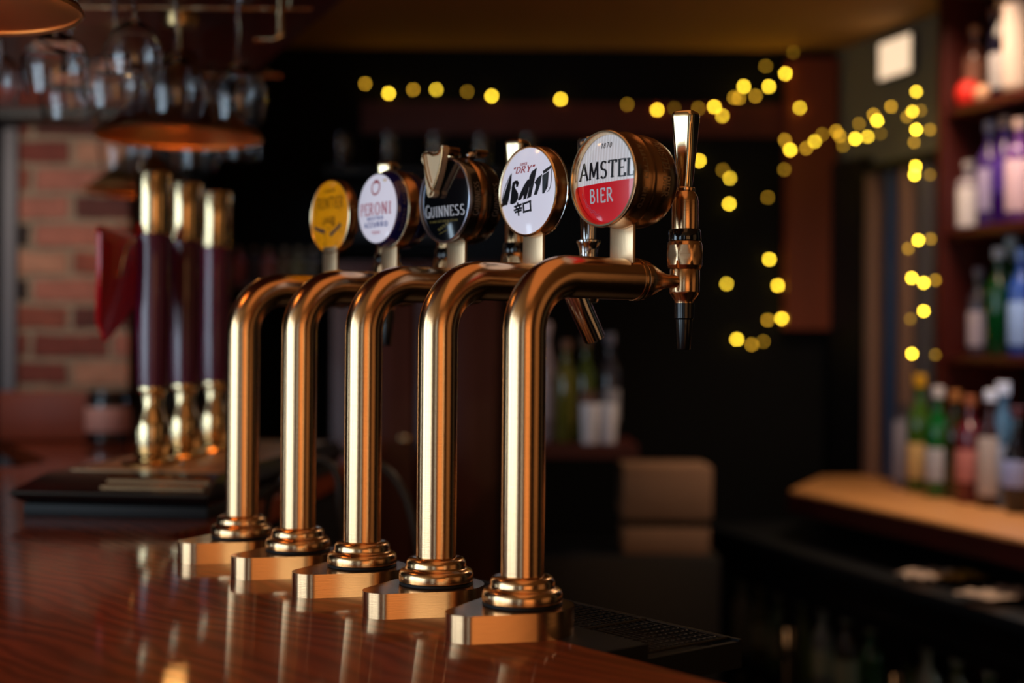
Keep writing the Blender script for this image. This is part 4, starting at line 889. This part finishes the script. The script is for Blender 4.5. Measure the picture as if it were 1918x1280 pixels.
# glass shelf with glassware catching cool light
sh = obj('wall_shelf', box(-.62, -.18, 4.55, 4.83, CZ+.33, CZ+.345), 'steel', None, False); tag(sh, 'dark wall shelf holding upturned glasses beyond the taps', 'shelf'); recentre(sh, (-.4, 4.7, CZ+.33))
sh2 = obj('wall_shelf', box(-.62, .25, 4.55, 4.83, CZ+.55, CZ+.565), 'steel', None, False); tag(sh2, 'upper dark wall shelf holding a row of glasses', 'shelf'); recentre(sh2, (-.4, 4.7, CZ+.55))
for i in range(9):
    z = CZ+.345 if i < 4 else CZ+.565; o = dup(tb); o.scale = (1, 1, 1.25); o.location = (-.57 + (i % 4)*.095 if i < 4 else -.57 + (i-4)*.155, 4.62, z)
    tag(o, 'glass tumbler on the ' + ('lower' if i < 4 else 'upper') + ' dark wall shelf beyond the taps', 'tumbler', 'tumblers on the ' + ('lower' if i < 4 else 'upper') + ' wall shelf')
# shelf with bottles and white cups behind the nearest column
sb_ = obj('bottle_ledge', box(.06, .34, 3.70, 4.05, CZ-.31, CZ-.275), 'redwood', None, False); tag(sb_, 'dark red ledge with bottles and two white cups behind the near column', 'shelf'); recentre(sb_, (.2, 3.8, CZ-.3))
for i, (x, y, R, H, c, cp, lb, nm) in enumerate(((.095, 3.88, .030, .33, '#a09098', '#b0a0a8', '#b8a8b0', 'pale wrapped bottle at the left end of the red ledge'), (.150, 3.84, .028, .28, '#5a5a20', '#705040', None, 'olive bottle on the red ledge'), (.205, 3.86, .028, .29, '#3a4a18', '#604838', '#5a4038', 'dark green bottle on the red ledge'), (.275, 3.90, .028, .30, '#30303a', '#686878', '#8a8a94', 'grey bottle behind the white cups'))):
    bottle((x, y, CZ-.275), R, H, c, cp, lb, nm)
for i, (x, y) in enumerate(((.212, 3.76), (.263, 3.78))):
    t = thing('white_cup', ['left white cup on the dark red ledge', 'right white cup on the dark red ledge'][i], 'cup', (x, y, CZ-.275), 0, 'white cups on the dark red ledge')
    obj('cup_body', lathe([(0, 0), (.020, 0), (.022, .003), (.026, .105), (.0245, .105), (.0205, .006), (0, .005)], 28), 'cream', t)
    obj('rim', lathe([(.0245, .105), (.0262, .105), (.0264, .108), (.0243, .108)], 28, close=True), 'cream', t)
# cardboard box on a low shelf
ls = obj('low_cabinet', box(.06, .585, 3.86, 4.2, 0, .7815, bev=.004), 'blackwood'); tag(ls, 'low black cabinet under the ledge carrying the cardboard box', 'cabinet'); recentre(ls, (.4, 4.1, 0))
cbx = thing('cardboard_box', 'plain brown cardboard box standing on the low black cabinet', 'box', (.440, 3.98, .782))
obj('box_body', box(-.120, .120, -.08, .10, 0, .075, bev=.003), 'card', cbx); obj('box_tape', box(-.118, .118, -.078, .098, .0752, .095), 'black', cbx, False); obj('box_lid', box(-.127, .127, -.085, .105, .0952, .250, bev=.010), 'card', cbx)
# small back shelf with pink and brass bits, left of the columns
sb2 = obj('back_shelf', box(-.92, -.57, 4.30, FAR-.001, CZ+.155, CZ+.175), 'redwood', None, False); tag(sb2, 'small red shelf far behind the first column', 'shelf'); recentre(sb2, (-.75, 4.4, CZ+.16))
for i, (x, c, lb) in enumerate(((-.865, '#c07080', 'dusty pink spirit bottle far behind the first column'), (-.815, '#4a4450', 'grey flat bottle beside the pink one'), (-.770, '#a86058', 'salmon labelled bottle on the far red shelf'), (-.720, '#6a5038', 'brown bottle on the far red shelf'), (-.675, '#6a6040', 'khaki bottle on the far red shelf'), (-.63, '#50483c', 'dark olive bottle at the right end of the far red shelf'))):
    bottle((x, 4.38, CZ+.175-.0), .021, .115, c, '#8a7860', c, lb, 1, (.1, .6))
# beer line hoses looping below the taps
for i, (pts, lb) in enumerate((([(498, 975), (506, 930), (540, 890), (590, 862), (618, 868), (634, 900), (636, 950), (640, 1010), (645, 1080)], 'pale beer line hose looping up behind the second column'),
                               ([(640, 845), (690, 858), (730, 885), (760, 930), (776, 985), (785, 1040), (790, 1100)], 'pale beer line hose sloping down behind the fourth column'))):
    P = [unproj(x, y, 2.35 - .1*i) for x, y in pts]; fine = []
    for k in range(len(P)-1):
        p0 = P[max(k-1, 0)]; p1 = P[k]; p2 = P[k+1]; p3 = P[min(k+2, len(P)-1)]
        for j in range(8): u = j/8; fine.append(.5*((2*p1) + (p2-p0)*u + (2*p0-5*p1+4*p2-p3)*u*u + (3*p1-p0-3*p2+p3)*u**3))
    o = obj('beer_line', tube(fine, .0065, 12), 'hose'); tag(o, lb, 'hose'); recentre(o, P[-1])
# jar and box by the brick pier
bxx = obj('wooden_upstand', box(-1.40, -1.10, 3.78, 3.84, T+.0005, T+.13, bev=.003), 'orangewood'); tag(bxx, 'orange-brown wooden box against the brick pier', 'box'); recentre(bxx, (-1.25, 3.8, T))
t = thing('black_jar', 'black jar with a pink label beside the brick pier', 'jar', (-1.075, 3.70, T)); obj('jar_body', lathe([(0, 0), (.055, 0), (.058, .004), (.058, .11), (.050, .120), (0, .120)], 32), 'blackgloss', t)
obj('jar_lid', lathe([(0, .1202), (.052, .1202), (.052, .138), (0, .140)], 32), 'black', t)
obj('paper_label', lathe([(.0585, .03), (.0590, .031), (.0590, .095), (.0585, .096)], 32), flat('#b08078'), t)
st = thing('bar_stool', 'dark blue upholstered stool beyond the left end of the bar', 'stool', (-1.37, 3.36, 0))
obj('seat', lathe([(0, .93), (.16, .93), (.17, .95), (.165, .99), (.14, 1.01), (0, 1.02)], 32), 'bluegrey', st)
for a in range(4):
    c_, s_ = cos(a*PI/2+.5), sin(a*PI/2+.5); obj('leg', tube([(.19*c_, .19*s_, 0), (.12*c_, .12*s_, .93)], .014, 12), 'blackwood', st)
obj('foot_ring', lathe([(.168, .30), (.176, .308), (.168, .316), (.160, .308)], 40, close=True), 'chrome', st)
